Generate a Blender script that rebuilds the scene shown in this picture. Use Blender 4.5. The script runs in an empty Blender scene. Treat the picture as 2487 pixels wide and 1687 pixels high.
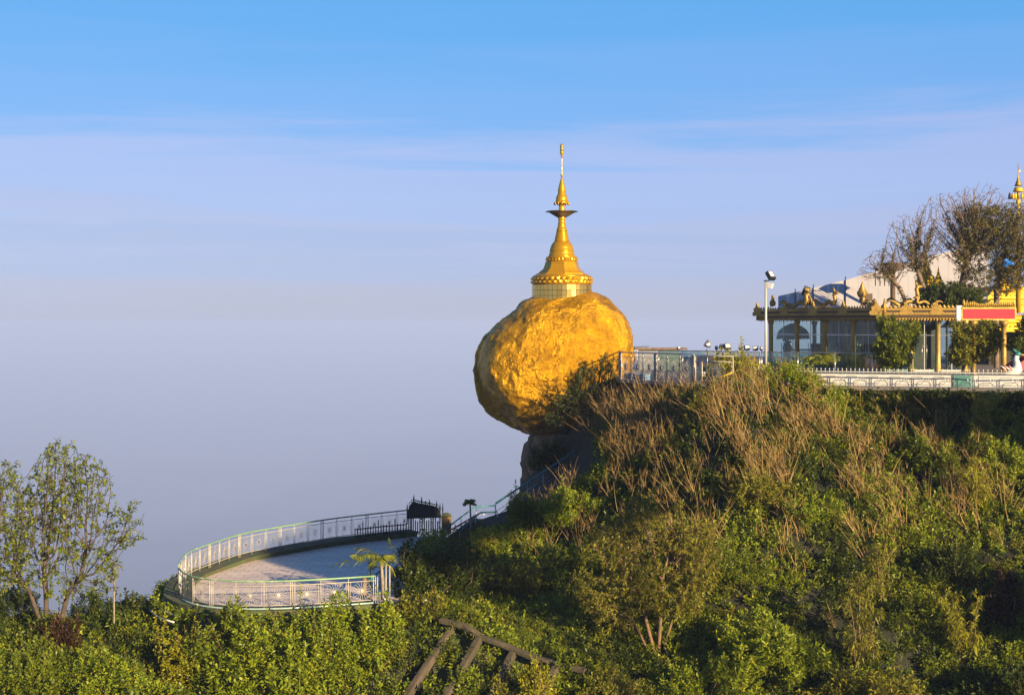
import bpy, bmesh, math, random
import numpy as np
from mathutils import Vector, Matrix, noise

SC = bpy.context.scene
COL = SC.collection
random.seed(7)
RNG = np.random.default_rng(7)
R = math.radians

# ------------------------------------------------------------------ camera
FPX, CX, HY = 3375.0, 1243.5, 790.0          # focal length in photo pixels, image centre, horizon row
CAMZ = 11.2
cam = bpy.data.cameras.new('camera')
camo = bpy.data.objects.new('camera', cam)
COL.objects.link(camo)
camo.location = (0, 0, CAMZ)
camo.rotation_euler = (R(90), 0, 0)
cam.sensor_width = 36.0
cam.lens = 36.0 * FPX / 2487.0
cam.shift_y = -(843.5 - HY) / 2487.0
cam.clip_start = 0.5
cam.clip_end = 200000
SC.camera = camo

# ------------------------------------------------------------------ world: clear morning sky with thin streaks
SUN_AZ, SUN_EL = 143.0, 15.0                 # azimuth clockwise from +Y, elevation
world = bpy.data.worlds.new('World')
SC.world = world
world.use_nodes = True
wn, wl = world.node_tree.nodes, world.node_tree.links
bg = wn['Background']
sky = wn.new('ShaderNodeTexSky')
sky.sky_type = 'NISHITA'
sky.sun_disc = False
sky.sun_elevation = R(SUN_EL)
sky.sun_rotation = R(SUN_AZ)
sky.altitude = 1100
geo = wn.new('ShaderNodeNewGeometry')
sep = wn.new('ShaderNodeSeparateXYZ')
wl.new(geo.outputs['Incoming'], sep.inputs[0])
neg = wn.new('ShaderNodeMath'); neg.operation = 'MULTIPLY'; neg.inputs[1].default_value = -1
wl.new(sep.outputs[2], neg.inputs[0])
# thin stretched cloud streaks bend the bands a little
mp = wn.new('ShaderNodeMapping'); mp.inputs['Scale'].default_value = (2.4, 2.4, 40)
wl.new(geo.outputs['Incoming'], mp.inputs[0])
nz = wn.new('ShaderNodeTexNoise'); nz.inputs['Scale'].default_value = 1.0; nz.inputs['Detail'].default_value = 5.0; nz.inputs['Roughness'].default_value = 0.6; nz.inputs['Distortion'].default_value = 0.4
wl.new(mp.outputs[0], nz.inputs['Vector'])
off = wn.new('ShaderNodeMath'); off.operation = 'MULTIPLY_ADD'; off.inputs[1].default_value = 0.12; off.inputs[2].default_value = -0.06
wl.new(nz.outputs[0], off.inputs[0])
el = wn.new('ShaderNodeMath'); el.operation = 'ADD'
wl.new(neg.outputs[0], el.inputs[0]); wl.new(off.outputs[0], el.inputs[1])
ramp = wn.new('ShaderNodeValToRGB')
wl.new(el.outputs[0], ramp.inputs[0])
cr = ramp.color_ramp
cr.interpolation = 'EASE'
stops = [(0.0, (0.385, 0.43, 0.66)), (0.03, (0.375, 0.43, 0.72)), (0.05, (0.335, 0.43, 0.79)), (0.07, (0.39, 0.455, 0.80)), (0.09, (0.35, 0.47, 0.87)), (0.112, (0.37, 0.485, 0.885)),
         (0.155, (0.15, 0.42, 0.92)), (0.225, (0.085, 0.405, 0.91)), (0.42, (0.045, 0.17, 0.5)), (1.0, (0.02, 0.075, 0.28))]
while len(cr.elements) < len(stops):
    cr.elements.new(0.5)
for e, (p, c) in zip(cr.elements, stops):
    e.position = p; e.color = (*c, 1)
sc1 = wn.new('ShaderNodeVectorMath'); sc1.operation = 'SCALE'; sc1.inputs['Scale'].default_value = 3.5
wl.new(ramp.outputs[0], sc1.inputs[0])
mix = wn.new('ShaderNodeMix'); mix.data_type = 'RGBA'; mix.inputs['Factor'].default_value = 0.9
wl.new(sky.outputs[0], mix.inputs['A']); wl.new(sc1.outputs[0], mix.inputs['B'])
wl.new(mix.outputs['Result'], bg.inputs['Color'])
bg.inputs['Strength'].default_value = 0.1

# ------------------------------------------------------------------ sun
sun = bpy.data.lights.new('sun', 'SUN')
sun.energy = 5.0
sun.angle = R(0.5)
sun.color = (1.0, 0.79, 0.48)
suno = bpy.data.objects.new('sun', sun)
COL.objects.link(suno)
SUNV = Vector((math.sin(R(SUN_AZ)) * math.cos(R(SUN_EL)), math.cos(R(SUN_AZ)) * math.cos(R(SUN_EL)), math.sin(R(SUN_EL))))
suno.rotation_euler = SUNV.to_track_quat('Z', 'Y').to_euler()
suno.location = SUNV * 200

vs = SC.view_settings
vs.view_transform = 'Standard'
vs.look = 'None'
vs.exposure = 1.4
vs.gamma = 1.0
vs.use_curve_mapping = False
cy = SC.cycles
cy.use_denoising = True
cy.max_bounces = 6
cy.diffuse_bounces = 2
cy.glossy_bounces = 2
cy.transmission_bounces = 6
cy.transparent_max_bounces = 16
cy.volume_bounces = 2
cy.use_adaptive_sampling = False
cy.caustics_reflective = False
cy.caustics_refractive = False

# ------------------------------------------------------------------ helpers
def P(px, py, d):
    """the world point at depth d (metres along the view) behind photo pixel px, py"""
    return Vector(((px - CX) / FPX * d, d, CAMZ - (py - HY) / FPX * d))

def GP(px, py, z):
    """the point on the level z behind photo pixel px, py"""
    return P(px, py, FPX * (CAMZ - z) / (py - HY))

ORIGIN = {}

def tag(o, label=None, cat=None, group=None, kind=None):
    if label: o['label'] = label
    if cat: o['category'] = cat
    if group: o['group'] = group
    if kind: o['kind'] = kind
    return o

def thing(name, loc, label, cat, group=None):
    o = bpy.data.objects.new(name, None)
    o.empty_display_size = 0.2
    COL.objects.link(o)
    o.location = loc
    ORIGIN[o] = Vector(loc)
    return tag(o, label, cat, group)

def link(name, me, parent=None, mtx=None):
    """an object sharing mesh me; mtx places it in the world"""
    o = bpy.data.objects.new(name, me)
    COL.objects.link(o)
    org = Vector((0, 0, 0))
    if parent is not None:
        o.parent = parent
        org = ORIGIN[parent]
    if mtx is not None:
        m = mtx.copy()
        m.translation = m.translation - org
        o.matrix_local = m
        ORIGIN[o] = org + m.translation
    else:
        ORIGIN[o] = org
    return o

class MB:
    def __init__(self):
        self.v = []; self.f = []; self.sm = []
    def add(self, vs_, fs, smooth=False):
        b = len(self.v)
        self.v += [tuple(p) for p in vs_]
        self.f += [tuple(b + i for i in f) for f in fs]
        self.sm += [smooth] * len(fs)
        return self
    def box(self, c, s, m=None):
        x, y, z = s[0] / 2, s[1] / 2, s[2] / 2
        pts = [Vector((i, j, k)) for k in (-z, z) for j in (-y, y) for i in (-x, x)]
        if m is not None: pts = [m @ p for p in pts]
        c = Vector(c)
        return self.add([p + c for p in pts], [(0, 2, 3, 1), (4, 5, 7, 6), (0, 1, 5, 4), (2, 6, 7, 3), (0, 4, 6, 2), (1, 3, 7, 5)])
    def bar(self, a, b, w, h=None, up=Vector((0, 0, 1))):
        """square bar from a to b"""
        a, b = Vector(a), Vector(b)
        h = h or w
        d = (b - a)
        if d.length < 1e-6: return self
        d.normalize()
        s = d.cross(up)
        if s.length < 1e-4: s = d.cross(Vector((0, 1, 0)))
        s.normalize(); u = s.cross(d)
        pts = [p + s * i * w / 2 + u * j * h / 2 for p in (a, b) for i, j in ((-1, -1), (1, -1), (1, 1), (-1, 1))]
        return self.add(pts, [(3, 2, 1, 0), (4, 5, 6, 7), (0, 1, 5, 4), (1, 2, 6, 5), (2, 3, 7, 6), (3, 0, 4, 7)])
    def tube(self, pts, r, n=6, caps=True, smooth=True):
        pts = [Vector(p) for p in pts]
        rs = r if isinstance(r, (list, tuple)) else [r] * len(pts)
        vv = []; prev = None
        for i, p in enumerate(pts):
            t = (pts[min(i + 1, len(pts) - 1)] - pts[max(i - 1, 0)])
            if t.length < 1e-9: t = Vector((0, 0, 1))
            t.normalize()
            if prev is None:
                s = t.cross(Vector((0, 0, 1)))
                if s.length < 1e-3: s = t.cross(Vector((1, 0, 0)))
            else:
                s = prev - t * prev.dot(t)
                if s.length < 1e-4: s = t.cross(Vector((0.3, 1, 0.2)))
            s.normalize(); prev = s
            u = t.cross(s)
            for k in range(n):
                a = 2 * math.pi * k / n
                vv.append(p + (s * math.cos(a) + u * math.sin(a)) * rs[i])
        fs = []
        for i in range(len(pts) - 1):
            for k in range(n):
                k2 = (k + 1) % n
                fs.append((i * n + k, i * n + k2, (i + 1) * n + k2, (i + 1) * n + k))
        b = len(pts) - 1
        self.add(vv, fs, smooth)
        if caps:
            base = len(self.v) - len(vv)
            self.f.append(tuple(base + k for k in range(n - 1, -1, -1))); self.sm.append(False)
            self.f.append(tuple(base + b * n + k for k in range(n))); self.sm.append(False)
        return self
    def lathe(self, c, prof, n=32, smooth=True, a0=0.0, caps=True):
        """prof: list of (radius, z)"""
        c = Vector(c); vv = []
        for r, z in prof:
            for k in range(n):
                a = a0 + 2 * math.pi * k / n
                vv.append((c.x + r * math.sin(a), c.y - r * math.cos(a), c.z + z))
        fs = []
        up = prof[-1][1] > prof[0][1]
        for i in range(len(prof) - 1):
            for k in range(n):
                k2 = (k + 1) % n
                q = (i * n + k, i * n + k2, (i + 1) * n + k2, (i + 1) * n + k)
                fs.append(q if up else q[::-1])
        self.add(vv, fs, smooth)
        if caps:
            base = len(self.v) - len(vv); L = len(prof) - 1
            lo = tuple(base + k for k in range(n)); hi = tuple(base + L * n + k for k in range(n))
            self.f.append(lo[::-1] if up else lo); self.f.append(hi if up else hi[::-1]); self.sm += [False, False]
        return self
    def prism(self, poly, a, b):
        """poly: list of points; extruded by vector b-a from a"""
        a, b = Vector(a), Vector(b)
        n = len(poly)
        pts = [Vector(p) + a for p in poly] + [Vector(p) + b for p in poly]
        fs = [tuple(range(n))[::-1], tuple(range(n, 2 * n))]
        fs += [(i, (i + 1) % n, n + (i + 1) % n, n + i) for i in range(n)]
        return self.add(pts, fs)
    def ball(self, c, r, n=10, m=7):
        r = r if isinstance(r, (tuple, list, Vector)) else (r, r, r)
        c = Vector(c); vv = []
        for i in range(m + 1):
            t = math.pi * i / m
            for k in range(n):
                a = 2 * math.pi * k / n
                vv.append((c.x + r[0] * math.sin(t) * math.cos(a), c.y + r[1] * math.sin(t) * math.sin(a), c.z - r[2] * math.cos(t)))
        fs = [(i * n + k, i * n + (k + 1) % n, (i + 1) * n + (k + 1) % n, (i + 1) * n + k) for i in range(m) for k in range(n)]
        return self.add(vv, fs, True)
    def mesh(self, name, mat, org=Vector((0, 0, 0))):
        me = bpy.data.meshes.new(name)
        o = Vector(org)
        me.from_pydata([(p[0] - o.x, p[1] - o.y, p[2] - o.z) for p in self.v], [], self.f)
        me.polygons.foreach_set('use_smooth', self.sm)
        me.materials.append(mat)
        me.update()
        return me
    def build(self, name, mat, parent=None, label=None, **kw):
        org = ORIGIN[parent] if parent is not None else Vector((0, 0, 0))
        o = link(name, self.mesh(name, mat, org), parent)
        return tag(o, label, **kw)

def np_mesh(name, V, F, mat, tint=None, org=None, smooth=False):
    """fast mesh from numpy: V (n,3), F (m,3|4)"""
    me = bpy.data.meshes.new(name)
    V = np.asarray(V, np.float32)
    if org is not None: V = V - np.asarray(org, np.float32)
    F = np.asarray(F, np.int32)
    k = F.shape[1]
    me.vertices.add(len(V)); me.vertices.foreach_set('co', V.ravel())
    me.loops.add(F.size); me.loops.foreach_set('vertex_index', F.ravel())
    me.polygons.add(len(F))
    me.polygons.foreach_set('loop_start', np.arange(0, F.size, k, dtype=np.int32))
    me.polygons.foreach_set('loop_total', np.full(len(F), k, np.int32))
    if smooth: me.polygons.foreach_set('use_smooth', np.ones(len(F), bool))
    if tint is not None:
        at = me.attributes.new('tint', 'FLOAT', 'POINT')
        at.data.foreach_set('value', np.asarray(tint, np.float32))
    me.materials.append(mat)
    me.update(calc_edges=True)
    return me

# ------------------------------------------------------------------ materials
def new_mat(name):
    m = bpy.data.materials.new(name)
    m.use_nodes = True
    return m, m.node_tree.nodes, m.node_tree.links, m.node_tree.nodes['Principled BSDF']

def mat(name, color, rough=0.6, metal=0.0, var=0.25, scale=3.0, bump=0.0, bscale=20.0, dirt=None, dirt_amt=0.5, dirt_scale=1.5, spec=0.5):
    """painted / stone / metal surface: noisy colour, optional stains and fine relief"""
    m, n, l, b = new_mat(name)
    tc = n.new('ShaderNodeTexCoord')
    nz_ = n.new('ShaderNodeTexNoise'); nz_.inputs['Scale'].default_value = scale; nz_.inputs['Detail'].default_value = 6
    l.new(tc.outputs['Object'], nz_.inputs['Vector'])
    rp = n.new('ShaderNodeValToRGB'); l.new(nz_.outputs[0], rp.inputs[0])
    c = Vector(color) * 0.66
    rp.color_ramp.elements[0].position = 0.3; rp.color_ramp.elements[1].position = 0.7
    rp.color_ramp.elements[0].color = (*(c * (1 - var)), 1)
    rp.color_ramp.elements[1].color = (*[min(x * (1 + var * 0.6), 1) for x in c], 1)
    out = rp.outputs[0]
    if dirt is not None:
        n2 = n.new('ShaderNodeTexNoise'); n2.inputs['Scale'].default_value = dirt_scale; n2.inputs['Detail'].default_value = 8; n2.inputs['Roughness'].default_value = 0.7
        l.new(tc.outputs['Object'], n2.inputs['Vector'])
        r2 = n.new('ShaderNodeValToRGB'); l.new(n2.outputs[0], r2.inputs[0])
        r2.color_ramp.elements[0].position = 0.62 - 0.25 * dirt_amt; r2.color_ramp.elements[1].position = 0.80 - 0.25 * dirt_amt
        mx = n.new('ShaderNodeMix'); mx.data_type = 'RGBA'
        l.new(r2.outputs[0], mx.inputs['Factor']); l.new(out, mx.inputs['A']); mx.inputs['B'].default_value = (*dirt, 1)
        out = mx.outputs['Result']
    l.new(out, b.inputs['Base Color'])
    b.inputs['Roughness'].default_value = rough
    b.inputs['Metallic'].default_value = metal
    b.inputs['Specular IOR Level'].default_value = spec
    if bump:
        n3 = n.new('ShaderNodeTexNoise'); n3.inputs['Scale'].default_value = bscale; n3.inputs['Detail'].default_value = 8
        l.new(tc.outputs['Object'], n3.inputs['Vector'])
        bp = n.new('ShaderNodeBump'); bp.inputs['Strength'].default_value = bump; bp.inputs['Distance'].default_value = 0.05
        l.new(n3.outputs[0], bp.inputs['Height']); l.new(bp.outputs[0], b.inputs['Normal'])
    return m

def leaf_mat(name, cols, rough=0.45, trans=0.30, spec=0.25):
    """leaf: colour picked per leaf from the tint attribute, thin and slightly see-through"""
    m, n, l, b = new_mat(name)
    at = n.new('ShaderNodeAttribute'); at.attribute_name = 'tint'
    rp = n.new('ShaderNodeValToRGB'); l.new(at.outputs['Fac'], rp.inputs[0])
    while len(rp.color_ramp.elements) < len(cols): rp.color_ramp.elements.new(0.5)
    for i, (e, c) in enumerate(zip(rp.color_ramp.elements, cols)):
        e.position = i / (len(cols) - 1); e.color = (c[0] * .87, c[1] * .86, c[2] * .62, 1)
    l.new(rp.outputs[0], b.inputs['Base Color'])
    b.inputs['Roughness'].default_value = rough
    b.inputs['Specular IOR Level'].default_value = spec
    tr = n.new('ShaderNodeBsdfTranslucent')
    hs = n.new('ShaderNodeHueSaturation'); hs.inputs['Hue'].default_value = 0.485; hs.inputs['Value'].default_value = 1.6
    l.new(rp.outputs[0], hs.inputs['Color']); l.new(hs.outputs[0], tr.inputs[0])
    ms = n.new('ShaderNodeMixShader'); ms.inputs[0].default_value = trans
    l.new(b.outputs[0], ms.inputs[1]); l.new(tr.outputs[0], ms.inputs[2])
    l.new(ms.outputs[0], n['Material Output'].inputs[0])
    return m
M = {}
def gold(name, color, rough, metal, bump=0.0, bscale=3.0, var=0.2, dark=(0.20, 0.10, 0.02), amt=0.35, crackle=0.0, wscale=5.5):
    m, n, l, b = new_mat(name)
    tc = n.new('ShaderNodeTexCoord')
    a = n.new('ShaderNodeTexNoise'); a.inputs['Scale'].default_value = 0.9; a.inputs['Detail'].default_value = 9; a.inputs['Roughness'].default_value = 0.62
    l.new(tc.outputs['Object'], a.inputs['Vector'])
    rp = n.new('ShaderNodeValToRGB'); l.new(a.outputs[0], rp.inputs[0])
    c = Vector(color) * 0.68
    rp.color_ramp.elements[0].position = 0.33; rp.color_ramp.elements[1].position = 0.66
    rp.color_ramp.elements[0].color = (*(c * (1 - var)), 1); rp.color_ramp.elements[1].color = (*[min(1, x * (1 + var * .5)) for x in c], 1)
    w = n.new('ShaderNodeTexNoise'); w.inputs['Scale'].default_value = wscale; w.inputs['Detail'].default_value = 7; w.inputs['Roughness'].default_value = 0.7
    l.new(tc.outputs['Object'], w.inputs['Vector'])
    wr = n.new('ShaderNodeValToRGB'); l.new(w.outputs[0], wr.inputs[0])
    wr.color_ramp.elements[0].position = 0.52; wr.color_ramp.elements[1].position = 0.75
    ml = n.new('ShaderNodeMath'); ml.operation = 'MULTIPLY'; ml.inputs[1].default_value = amt
    l.new(wr.outputs[0], ml.inputs[0])
    mx = n.new('ShaderNodeMix'); mx.data_type = 'RGBA'
    l.new(ml.outputs[0], mx.inputs['Factor']); l.new(rp.outputs[0], mx.inputs['A']); mx.inputs['B'].default_value = (*dark, 1)
    l.new(mx.outputs['Result'], b.inputs['Base Color'])
    rr = n.new('ShaderNodeMapRange'); rr.inputs['To Min'].default_value = rough - 0.08; rr.inputs['To Max'].default_value = rough + 0.14
    l.new(w.outputs[0], rr.inputs['Value']); l.new(rr.outputs[0], b.inputs['Roughness'])
    b.inputs['Metallic'].default_value = metal
    b.inputs['Specular IOR Level'].default_value = 0.25
    if bump:
        t = n.new('ShaderNodeTexNoise'); t.inputs['Scale'].default_value = bscale; t.inputs['Detail'].default_value = 8; t.inputs['Roughness'].default_value = 0.65
        l.new(tc.outputs['Object'], t.inputs['Vector'])
        bp = n.new('ShaderNodeBump'); bp.inputs['Strength'].default_value = bump; bp.inputs['Distance'].default_value = 0.25
        hgt = t.outputs[0]
        if crackle:                           # chipped, creased stone skin under the gold
            dn = n.new('ShaderNodeTexNoise'); dn.inputs['Scale'].default_value = 1.6; dn.inputs['Detail'].default_value = 5
            l.new(tc.outputs['Object'], dn.inputs['Vector'])
            va = n.new('ShaderNodeVectorMath'); va.operation = 'MULTIPLY_ADD'; va.inputs[1].default_value = (1.1, 1.1, 1.1)
            l.new(dn.outputs['Color'], va.inputs[0]); l.new(tc.outputs['Object'], va.inputs[2])
            vo = n.new('ShaderNodeTexVoronoi'); vo.inputs['Scale'].default_value = 1.9; vo.inputs['Detail'].default_value = 3; vo.inputs['Roughness'].default_value = 0.7
            l.new(va.outputs[0], vo.inputs['Vector'])
            ma = n.new('ShaderNodeMath'); ma.operation = 'MULTIPLY_ADD'; ma.inputs[1].default_value = crackle
            l.new(vo.outputs['Distance'], ma.inputs[0]); l.new(t.outputs[0], ma.inputs[2]); hgt = ma.outputs[0]
        l.new(hgt, bp.inputs['Height']); l.new(bp.outputs[0], b.inputs['Normal'])
    return m
M['rockgold'] = gold('rock_gold_leaf', (0.78, 0.385, 0.003), 0.31, 0.55, bump=0.6, bscale=8.0, var=0.42, dark=(0.16, 0.06, 0.004), amt=0.7, crackle=0.6, wscale=3.2)
M['gold'] = gold('stupa_gold', (0.84, 0.42, 0.012), 0.26, 0.62, bump=0.05, bscale=8, var=0.12, amt=0.2)
M['plate'] = gold('gold_plate', (0.95, 0.64, 0.16), 0.17, 0.9, var=0.15, amt=0.15)
M['agold'] = gold('aged_gold', (0.46, 0.285, 0.06), 0.42, 0.5, bump=0.2, bscale=14, var=0.35, dark=(0.10, 0.06, 0.02), amt=0.7)
M['ygold'] = gold('roof_gold', (0.86, 0.52, 0.02), 0.45, 0.35, bump=0.1, bscale=10, var=0.2, amt=0.3)
M['bronze'] = gold('dish_bronze', (0.30, 0.24, 0.12), 0.45, 0.6, var=0.3)
M['rock'] = mat('grey_rock', (0.34, 0.19, 0.09), 0.9, var=0.6, scale=1.6, bump=0.9, bscale=3, dirt=(0.05, 0.045, 0.03), dirt_amt=0.7, dirt_scale=1.0)
M['soil'] = mat('hill_soil', (0.018, 0.022, 0.007), 0.95, var=0.5, scale=0.8, bump=0.8, bscale=4, dirt=(0.03, 0.022, 0.010), dirt_amt=0.5, dirt_scale=0.4)
M['plain'] = mat('valley_plain', (0.34, 0.35, 0.34), 0.95, var=0.5, scale=0.0006)
M['concrete'] = mat('weathered_concrete', (0.14, 0.10, 0.066), 0.9, var=0.45, scale=2, bump=0.5, bscale=9, dirt=(0.05, 0.04, 0.02), dirt_amt=0.9, dirt_scale=1.3)
M['moss'] = mat('mossy_stone', (0.12, 0.10, 0.045), 0.95, var=0.5, scale=2.5, bump=0.6, bscale=7, dirt=(0.05, 0.07, 0.02), dirt_amt=0.9, dirt_scale=1.1)
M['white'] = mat('white_paint', (0.78, 0.75, 0.70), 0.55, var=0.08, scale=2, dirt=(0.45, 0.38, 0.30), dirt_amt=0.25, dirt_scale=1.5)
M['cream'] = mat('cream_metal_paint', (0.58, 0.53, 0.44), 0.45, metal=0.1, var=0.12, scale=6, dirt=(0.30, 0.20, 0.12), dirt_amt=0.35, dirt_scale=5)
M['steel'] = mat('stainless_steel', (0.62, 0.60, 0.58), 0.3, metal=0.85, var=0.1, scale=5)
M['grail'] = mat('green_handrail_paint', (0.25, 0.42, 0.22), 0.4, var=0.2, scale=3, dirt=(0.55, 0.55, 0.35), dirt_amt=0.35, dirt_scale=2)
M['teal'] = mat('teal_handrail_paint', (0.03, 0.26, 0.28), 0.4, var=0.2, scale=4, dirt=(0.25, 0.35, 0.32), dirt_amt=0.2, dirt_scale=3)
M['tealpan'] = mat('teal_panel_paint', (0.02, 0.17, 0.155), 0.5, var=0.15)
M['darkmetal'] = mat('dark_iron', (0.018, 0.02, 0.018), 0.6, metal=0.2, var=0.3)
M['lampblack'] = mat('lamp_housing', (0.03, 0.03, 0.035), 0.4, metal=0.3, var=0.2)
M['polepaint'] = mat('pole_paint', (0.60, 0.56, 0.48), 0.45, metal=0.2, var=0.1, dirt=(0.35, 0.28, 0.2), dirt_amt=0.3, dirt_scale=2)
M['red'] = mat('red_sign_panel', (0.95, 0.055, 0.075), 0.8, var=0.06, scale=3, spec=0.1)
M['redpaint'] = mat('red_paint', (0.45, 0.03, 0.02), 0.5, var=0.2)
M['bluebag'] = mat('blue_plastic', (0.01, 0.16, 0.60), 0.35, var=0.2)
M['brown'] = mat('brown_timber', (0.10, 0.055, 0.03), 0.7, var=0.3, bump=0.2)
M['bark'] = mat('grey_brown_bark', (0.15, 0.11, 0.075), 0.9, var=0.4, scale=4, bump=0.6, bscale=12)
M['barkorange'] = mat('sunburnt_bark', (0.24, 0.14, 0.07), 0.9, var=0.4, scale=4, bump=0.6, bscale=12)
M['barkpale'] = mat('pale_bark', (0.36, 0.29, 0.22), 0.9, var=0.35, scale=5, bump=0.4, bscale=12)
M['cloth'] = mat('white_cloth', (0.74, 0.72, 0.70), 0.8, var=0.08)
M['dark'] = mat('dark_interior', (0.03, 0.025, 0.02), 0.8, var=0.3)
M['stonefloor'] = mat('terrace_floor', (0.24, 0.21, 0.18), 0.5, var=0.15, scale=1.0)
M['panelwhite'] = mat('white_roof_sheet', (0.64, 0.585, 0.55), 0.45, var=0.05, scale=0.4, dirt=(0.36, 0.30, 0.27), dirt_amt=0.4, dirt_scale=0.5)

def glass_mat(name, tintc, alpha):
    m, n, l, b = new_mat(name)
    gl = n.new('ShaderNodeBsdfGlossy'); gl.inputs['Roughness'].default_value = 0.04; gl.inputs['Color'].default_value = (0.9, 0.95, 0.95, 1)
    tp = n.new('ShaderNodeBsdfTransparent'); tp.inputs[0].default_value = (*tintc, 1)
    lw = n.new('ShaderNodeLayerWeight'); pw = n.new('ShaderNodeMath'); pw.operation = 'POWER'; pw.inputs[1].default_value = 4.0; l.new(lw.outputs['Facing'], pw.inputs[0])
    fr = n.new('ShaderNodeMath'); fr.operation = 'MULTIPLY'; fr.inputs[1].default_value = 0.8; l.new(pw.outputs[0], fr.inputs[0])
    ad = n.new('ShaderNodeMath'); ad.operation = 'ADD'; ad.inputs[1].default_value = alpha; l.new(fr.outputs[0], ad.inputs[0])
    ms = n.new('ShaderNodeMixShader'); l.new(ad.outputs[0], ms.inputs[0]); l.new(tp.outputs[0], ms.inputs[1]); l.new(gl.outputs[0], ms.inputs[2])
    l.new(ms.outputs[0], n['Material Output'].inputs[0])
    return m
M['glass'] = glass_mat('window_glass', (0.66, 0.76, 0.75), 0.04)
M['glassg'] = glass_mat('balustrade_glass', (0.66, 0.80, 0.79), 0.12)
M['lamp'] = mat('lamp_glass', (0.75, 0.72, 0.66), 0.15, var=0.05)

M['lf_green'] = leaf_mat('leaf_green', [(0.066, 0.092, 0.011), (0.113, 0.150, 0.014), (0.179, 0.213, 0.017), (0.311, 0.310, 0.026)])
M['lf_bright'] = leaf_mat('leaf_bright_green', [(0.096, 0.144, 0.013), (0.155, 0.213, 0.016), (0.263, 0.304, 0.021), (0.420, 0.370, 0.031)])
M['lf_olive'] = leaf_mat('leaf_olive', [(0.083, 0.092, 0.014), (0.155, 0.160, 0.021), (0.239, 0.223, 0.026), (0.370, 0.310, 0.042)])
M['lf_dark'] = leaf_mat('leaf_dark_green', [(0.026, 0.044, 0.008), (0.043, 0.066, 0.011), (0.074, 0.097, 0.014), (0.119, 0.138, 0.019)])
M['lf_yellow'] = leaf_mat('leaf_yellow_green', [(0.155, 0.172, 0.014), (0.239, 0.241, 0.017), (0.334, 0.310, 0.023), (0.420, 0.370, 0.036)])
M['lf_brown'] = leaf_mat('leaf_brown', [(0.055, 0.055, 0.016), (0.095, 0.085, 0.020), (0.140, 0.115, 0.026), (0.190, 0.170, 0.035)], trans=0.2)
M['barkwarm'] = mat('warm_brown_bark', (0.24, 0.155, 0.10), 0.9, var=0.4, scale=4, bump=.5, bscale=12)
M['barkdark'] = mat('dark_bark', (0.05, 0.032, 0.02), 0.9, var=0.4, scale=4)
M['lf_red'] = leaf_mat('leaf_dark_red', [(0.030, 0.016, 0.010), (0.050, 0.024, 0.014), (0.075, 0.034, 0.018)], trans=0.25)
M['lf_palm'] = leaf_mat('leaf_palm', [(0.108, 0.151, 0.019), (0.215, 0.244, 0.029), (0.349, 0.314, 0.038)])
M['stalk'] = leaf_mat('dry_stalk', [(0.08, 0.05, 0.026), (0.19, 0.12, 0.06), (0.33, 0.21, 0.105), (0.46, 0.32, 0.17)], trans=0.1, rough=0.7, spec=0.15)
M['grass'] = leaf_mat('grass_blade', [(0.100, 0.167, 0.019), (0.201, 0.267, 0.025), (0.342, 0.351, 0.038)], trans=0.3)

def floor_mat():
    m, n, l, b = new_mat('marble_tiles')
    tc = n.new('ShaderNodeTexCoord')
    br = n.new('ShaderNodeTexBrick'); br.offset = 0.5
    br.inputs['Scale'].default_value = 1.0; br.inputs['Brick Width'].default_value = 0.6; br.inputs['Row Height'].default_value = 0.6
    br.inputs['Mortar Size'].default_value = 0.012
    br.inputs['Color1'].default_value = (0.74, 0.575, 0.45, 1); br.inputs['Color2'].default_value = (0.67, 0.52, 0.41, 1); br.inputs['Mortar'].default_value = (0.20, 0.18, 0.16, 1)
    l.new(tc.outputs['Object'], br.inputs['Vector'])
    nn = n.new('ShaderNodeTexNoise'); nn.inputs['Scale'].default_value = 0.9; nn.inputs['Detail'].default_value = 7; nn.inputs['Roughness'].default_value = 0.7
    mpp = n.new('ShaderNodeMapping'); mpp.inputs['Scale'].default_value = (0.35, 1.3, 1); l.new(tc.outputs['Object'], mpp.inputs[0]); l.new(mpp.outputs[0], nn.inputs['Vector'])
    rp = n.new('ShaderNodeValToRGB'); l.new(nn.outputs[0], rp.inputs[0]); rp.color_ramp.elements[0].position = 0.42; rp.color_ramp.elements[1].position = 0.7
    rp.color_ramp.elements[0].color = (1, 1, 1, 1); rp.color_ramp.elements[1].color = (0.60, 0.58, 0.56, 1)
    mx = n.new('ShaderNodeMix'); mx.data_type = 'RGBA'; mx.blend_type = 'MULTIPLY'; mx.inputs['Factor'].default_value = 1
    l.new(br.outputs[0], mx.inputs['A']); l.new(rp.outputs[0], mx.inputs['B'])
    l.new(mx.outputs['Result'], b.inputs['Base Color'])
    b.inputs['Roughness'].default_value = 0.45
    return m
M['tiles'] = floor_mat()
# ------------------------------------------------------------------ the far plain, hillside and haze
# lower platform outline: foot of the railing, on level z = 0
PLAT_PX = [(1000, 1299), (925, 1307), (850, 1316), (778, 1325), (683, 1342), (582, 1359), (524, 1382), (470, 1398), (446, 1413),
           (432, 1438), (431, 1462), (480, 1481), (584, 1489), (683, 1486), (759, 1482), (835, 1477), (912, 1471)]
PLAT = [GP(x, y, 0) for x, y in PLAT_PX]
PLAT_POLY = [(p.x, p.y) for p in PLAT] + [(-2.6, 58.0), (-2.2, 66.0), (-3.5, 74.0)]
TERZ = 8.3
TER_POLY = [(5.7, 75.0), (10.25, 67.3), (14.3, 66.6), (23.2, 63.2), (60, 57), (60, 130), (14, 130), (9.5, 101), (6.6, 90)]

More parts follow.
